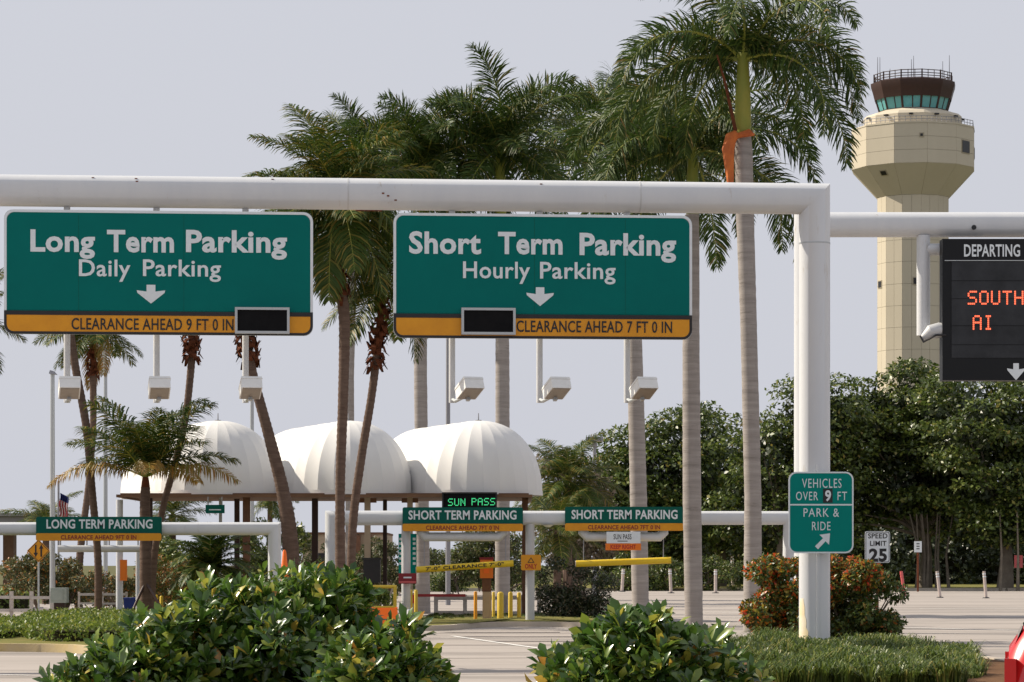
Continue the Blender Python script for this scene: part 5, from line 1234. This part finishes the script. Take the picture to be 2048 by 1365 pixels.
hedge('low clipped hedge block at the far left kerb', smooth([hp(-300, 57), hp(20, 56), hp(50, 60), hp(45, 70), hp(-300, 76)], 2), 0, .34, 10000, .075, lv_hedge, 303)
hedge('low green groundcover hedge around the bin and palm trunks', smooth([hp(130, 79), hp(330, 78), hp(400, 84), hp(360, 88), hp(130, 88)], 2), 0, .22, 9000, .08, lv_hedge, 305)
hedge('bright strip of hedge behind the far left fence', smooth([hp(-200, 104), hp(60, 104), hp(60, 112), hp(-200, 112)], 1), 0, .6, 4000, .12, lv_hedge, 307)

# foreground shrubs with large glossy leaves in rosettes
def rosette_shrub(label, Y, spans, nros, leaf, rs, depth=1.1, lobs=300):
    global rng; rng = np.random.default_rng(rs); rd = random.Random(rs); s_ = S(Y)
    bx = X_(sum(q[0] for q in spans) / len(spans), Y); b = Vector((bx, Y, 0)); t = thing('glossy_shrub', label, 'shrub', b, 0, 'large-leaved glossy shrubs in the foreground')
    big = [(X_(a, Y) - bx, dy, Z_(c, Y), w_ / s_, depth, h_ / s_) for a, c, w_, h_, dy in spans]
    sub = [q for q in clumps(big, 34 * len(big), .26, .0, .85)]
    p, nn = lobe_points(sub, nros, .5); k = p[:, 2] > .02; p, nn = p[k], nn[k]; N = len(p)
    axis = unit(nn * .7 + np.array([-.10, -.25, .75]) + rng.normal(size=(N, 3)) * .35)
    m = 8; pos, dr, nr, sz = [], [], [], []
    ref = unit(np.cross(axis, rdir(N))); ref2 = np.cross(axis, ref); ph = rng.random(N) * 6.28
    rsz = leaf * (.5 + .75 * rng.random(N))
    for j in range(m):
        a = ph + j * 2.4; el = .25 + .9 * (1 - j / m) + rng.normal(size=N) * .12
        side = ref * np.cos(a)[:, None] + ref2 * np.sin(a)[:, None]
        d = side * np.cos(el)[:, None] + axis * np.sin(el)[:, None]
        pos.append(p + axis * .02 * (m - j)[..., None] if False else p + axis * (.012 * (m - j))); dr.append(d); nr.append(unit(axis * np.cos(el)[:, None] - side * np.sin(el)[:, None] + rng.normal(size=(N, 3)) * .12)); sz.append(rsz * (.8 + .35 * rng.random(N)))
    pos, dr, nr, sz = map(np.concatenate, (pos, dr, nr, sz))
    # the leaves nearest the viewer and the surface are objects of their own
    depthy = pos[:, 1] + 0.3 * rng.random(len(pos)) - .25 * nr[:, 2]
    vis = np.where(pos[:, 2] > .25)[0]; order = vis[np.argsort(depthy[vis])][:lobs * 5:5]
    rest = np.ones(len(pos), bool); rest[order] = False
    o = mesh_obj('foliage', leaf_mesh('foliage', pos[rest], dr[rest], nr[rest], sz[rest], T_LEAF, lv_gloss), t); o['kind'] = 'stuff'
    # four shared single leaves (each its own random tint would need islands, so tint by mesh set)
    protos = PROTO_LEAVES
    x = unit(dr[order]); y = unit(np.cross(nr[order], x)); z = np.cross(x, y)
    for i, idx in enumerate(order):
        M = Matrix(((x[i][0], y[i][0], z[i][0]), (x[i][1], y[i][1], z[i][1]), (x[i][2], y[i][2], z[i][2])))
        mesh_obj('leaf', protos[i % len(protos)], t, Vector(pos[idx]), M.to_euler(), float(sz[idx]))
    mb = MB()
    for q in sub[::2]: mb.tube([(q[0] * .4, q[1] * .4, 0), (q[0] * .75, q[1] * .8, q[2] * .5), (q[0], q[1], q[2])], [.022, .018, .008], 5)
    mb.build('stems', m_twig, t)
    return t
PROTO_LEAVES = []
for i, cc in enumerate([(.022, .055, .012), (.03, .07, .014), (.04, .085, .016), (.05, .10, .018), (.075, .125, .022), (.10, .16, .03), (.025, .06, .014), (.035, .08, .016), (.045, .09, .02), (.22, .24, .04)]):
    m = mat('glossy leaf tint %d' % i, cc, .28, spec=.6); me = bpy.data.meshes.new('leaf'); me.from_pydata([tuple(v) for v in T_LEAF[0]], [], T_LEAF[1]); me.materials.append(m)
    me.polygons.foreach_set('use_smooth', [False] * len(me.polygons)); PROTO_LEAVES.append(me)
rosette_shrub('glossy foreground shrub at the lower left, nearest the road', 34, [(265, 1385, 85, 70, 0), (330, 1335, 75, 62, .4), (200, 1410, 50, 42, -.2)], 700, .225, 401)
rosette_shrub('tall glossy foreground shrub left of the long term gantry post', 35.5, [(445, 1275, 68, 75, 0), (520, 1262, 62, 62, .3), (420, 1350, 85, 70, -.5), (560, 1340, 80, 75, -.4)], 1000, .22, 403)
rosette_shrub('tallest glossy foreground shrub, topmost at the foot of the brown palm trunks', 36.5, [(620, 1262, 70, 72, .1), (665, 1235, 50, 60, 0), (635, 1340, 85, 75, -.6), (690, 1335, 55, 66, -.4)], 1050, .22, 405)
rosette_shrub('glossy foreground shrub left of the concrete lane, with yellow-edged leaves', 34, [(780, 1362, 58, 68, 0), (730, 1375, 70, 60, -.3), (830, 1400, 42, 42, .1)], 600, .225, 407)
rosette_shrub('glossy foreground shrub right of the concrete lane', 34, [(1272, 1318, 58, 56, 0), (1195, 1372, 72, 54, -.2), (1330, 1362, 82, 66, -.3)], 850, .25, 409)
rosette_shrub('smaller glossy foreground shrub beside the strap grass', 35, [(1395, 1350, 62, 58, 0), (1435, 1385, 52, 45, -.2), (1130, 1385, 50, 40, 0)][:2], 520, .21, 411)

# strap grass on the gantry median: clumps one cannot count
def grass(name, label, region, n, h, rs, lv=None, zf=.1):
    rg = np.random.default_rng(rs); pts = []
    xs = [p[0] for p in region]; ys = [p[1] for p in region]
    def inside(x, y):
        c = False; j = len(region) - 1
        for i in range(len(region)):
            if (region[i][1] > y) != (region[j][1] > y) and x < (region[j][0] - region[i][0]) * (y - region[i][1]) / (region[j][1] - region[i][1]) + region[i][0]: c = not c
            j = i
        return c
    tus = []
    while len(tus) < n // 45:
        x, y = rg.uniform(min(xs), max(xs)), rg.uniform(min(ys), max(ys))
        if inside(x, y): tus.append((x, y, (.85 + .35 * math.sin(x * 2.3 + 1) * math.cos(y * 1.1)) * rg.uniform(.7, 1.25)))
    g_v, g_f = [], []
    for (x, y, k) in tus:
        for i in range(45):
            a = rg.uniform(0, 6.28); lean = rg.uniform(.1, .75) * k; L = h * k * rg.uniform(.6, 1.1); d = np.array([math.cos(a), math.sin(a), 0]); s_ = np.array([-d[1], d[0], 0]) * .009
            p0 = np.array([x, y, zf]) + d * rg.uniform(0, .08); p1 = p0 + d * lean * L * .25 + np.array([0, 0, L * .55]); p2 = p0 + d * lean * L * .65 + np.array([0, 0, L * .85]); p3 = p0 + d * lean * L * 1.15 + np.array([0, 0, L * (.9 - .35 * lean)])
            b_ = len(g_v); g_v += [p0 - s_, p0 + s_, p1 + s_, p1 - s_, p2 + s_ * .8, p2 - s_ * .8, p3]; g_f += [(b_, b_ + 1, b_ + 2, b_ + 3), (b_ + 3, b_ + 2, b_ + 4, b_ + 5), (b_ + 5, b_ + 4, b_ + 6)]
    me = bpy.data.meshes.new(name); me.from_pydata([tuple(v) for v in g_v], [], g_f); me.materials.append(lv or lv_grass); me.update()
    o = mesh_obj(name, me); tag(o, label, 'grass', None, 'stuff'); return o
grass('strap_grass', 'arching green strap grass round the gantry post base', [(3.0, 43), (6.3, 39.5), (7.0, 44), (6.9, 48.5), (4.6, 50), (3.0, 47)], 46000, .34, 501)
grass('strap_grass', 'brighter front rows of strap grass at the lower right', [(3.2, 35.5), (5.4, 35.0), (6.3, 38.6), (3.4, 40.5)], 32000, .36, 503)
grass('verge_grass', 'patchy grass on the toll island', [(X_(830, 79), 79), (X_(1100, 78), 78), (X_(1240, 80), 80), (X_(1200, 86), 86), (X_(870, 86), 86)], 9000, .10, 507, None, .1)
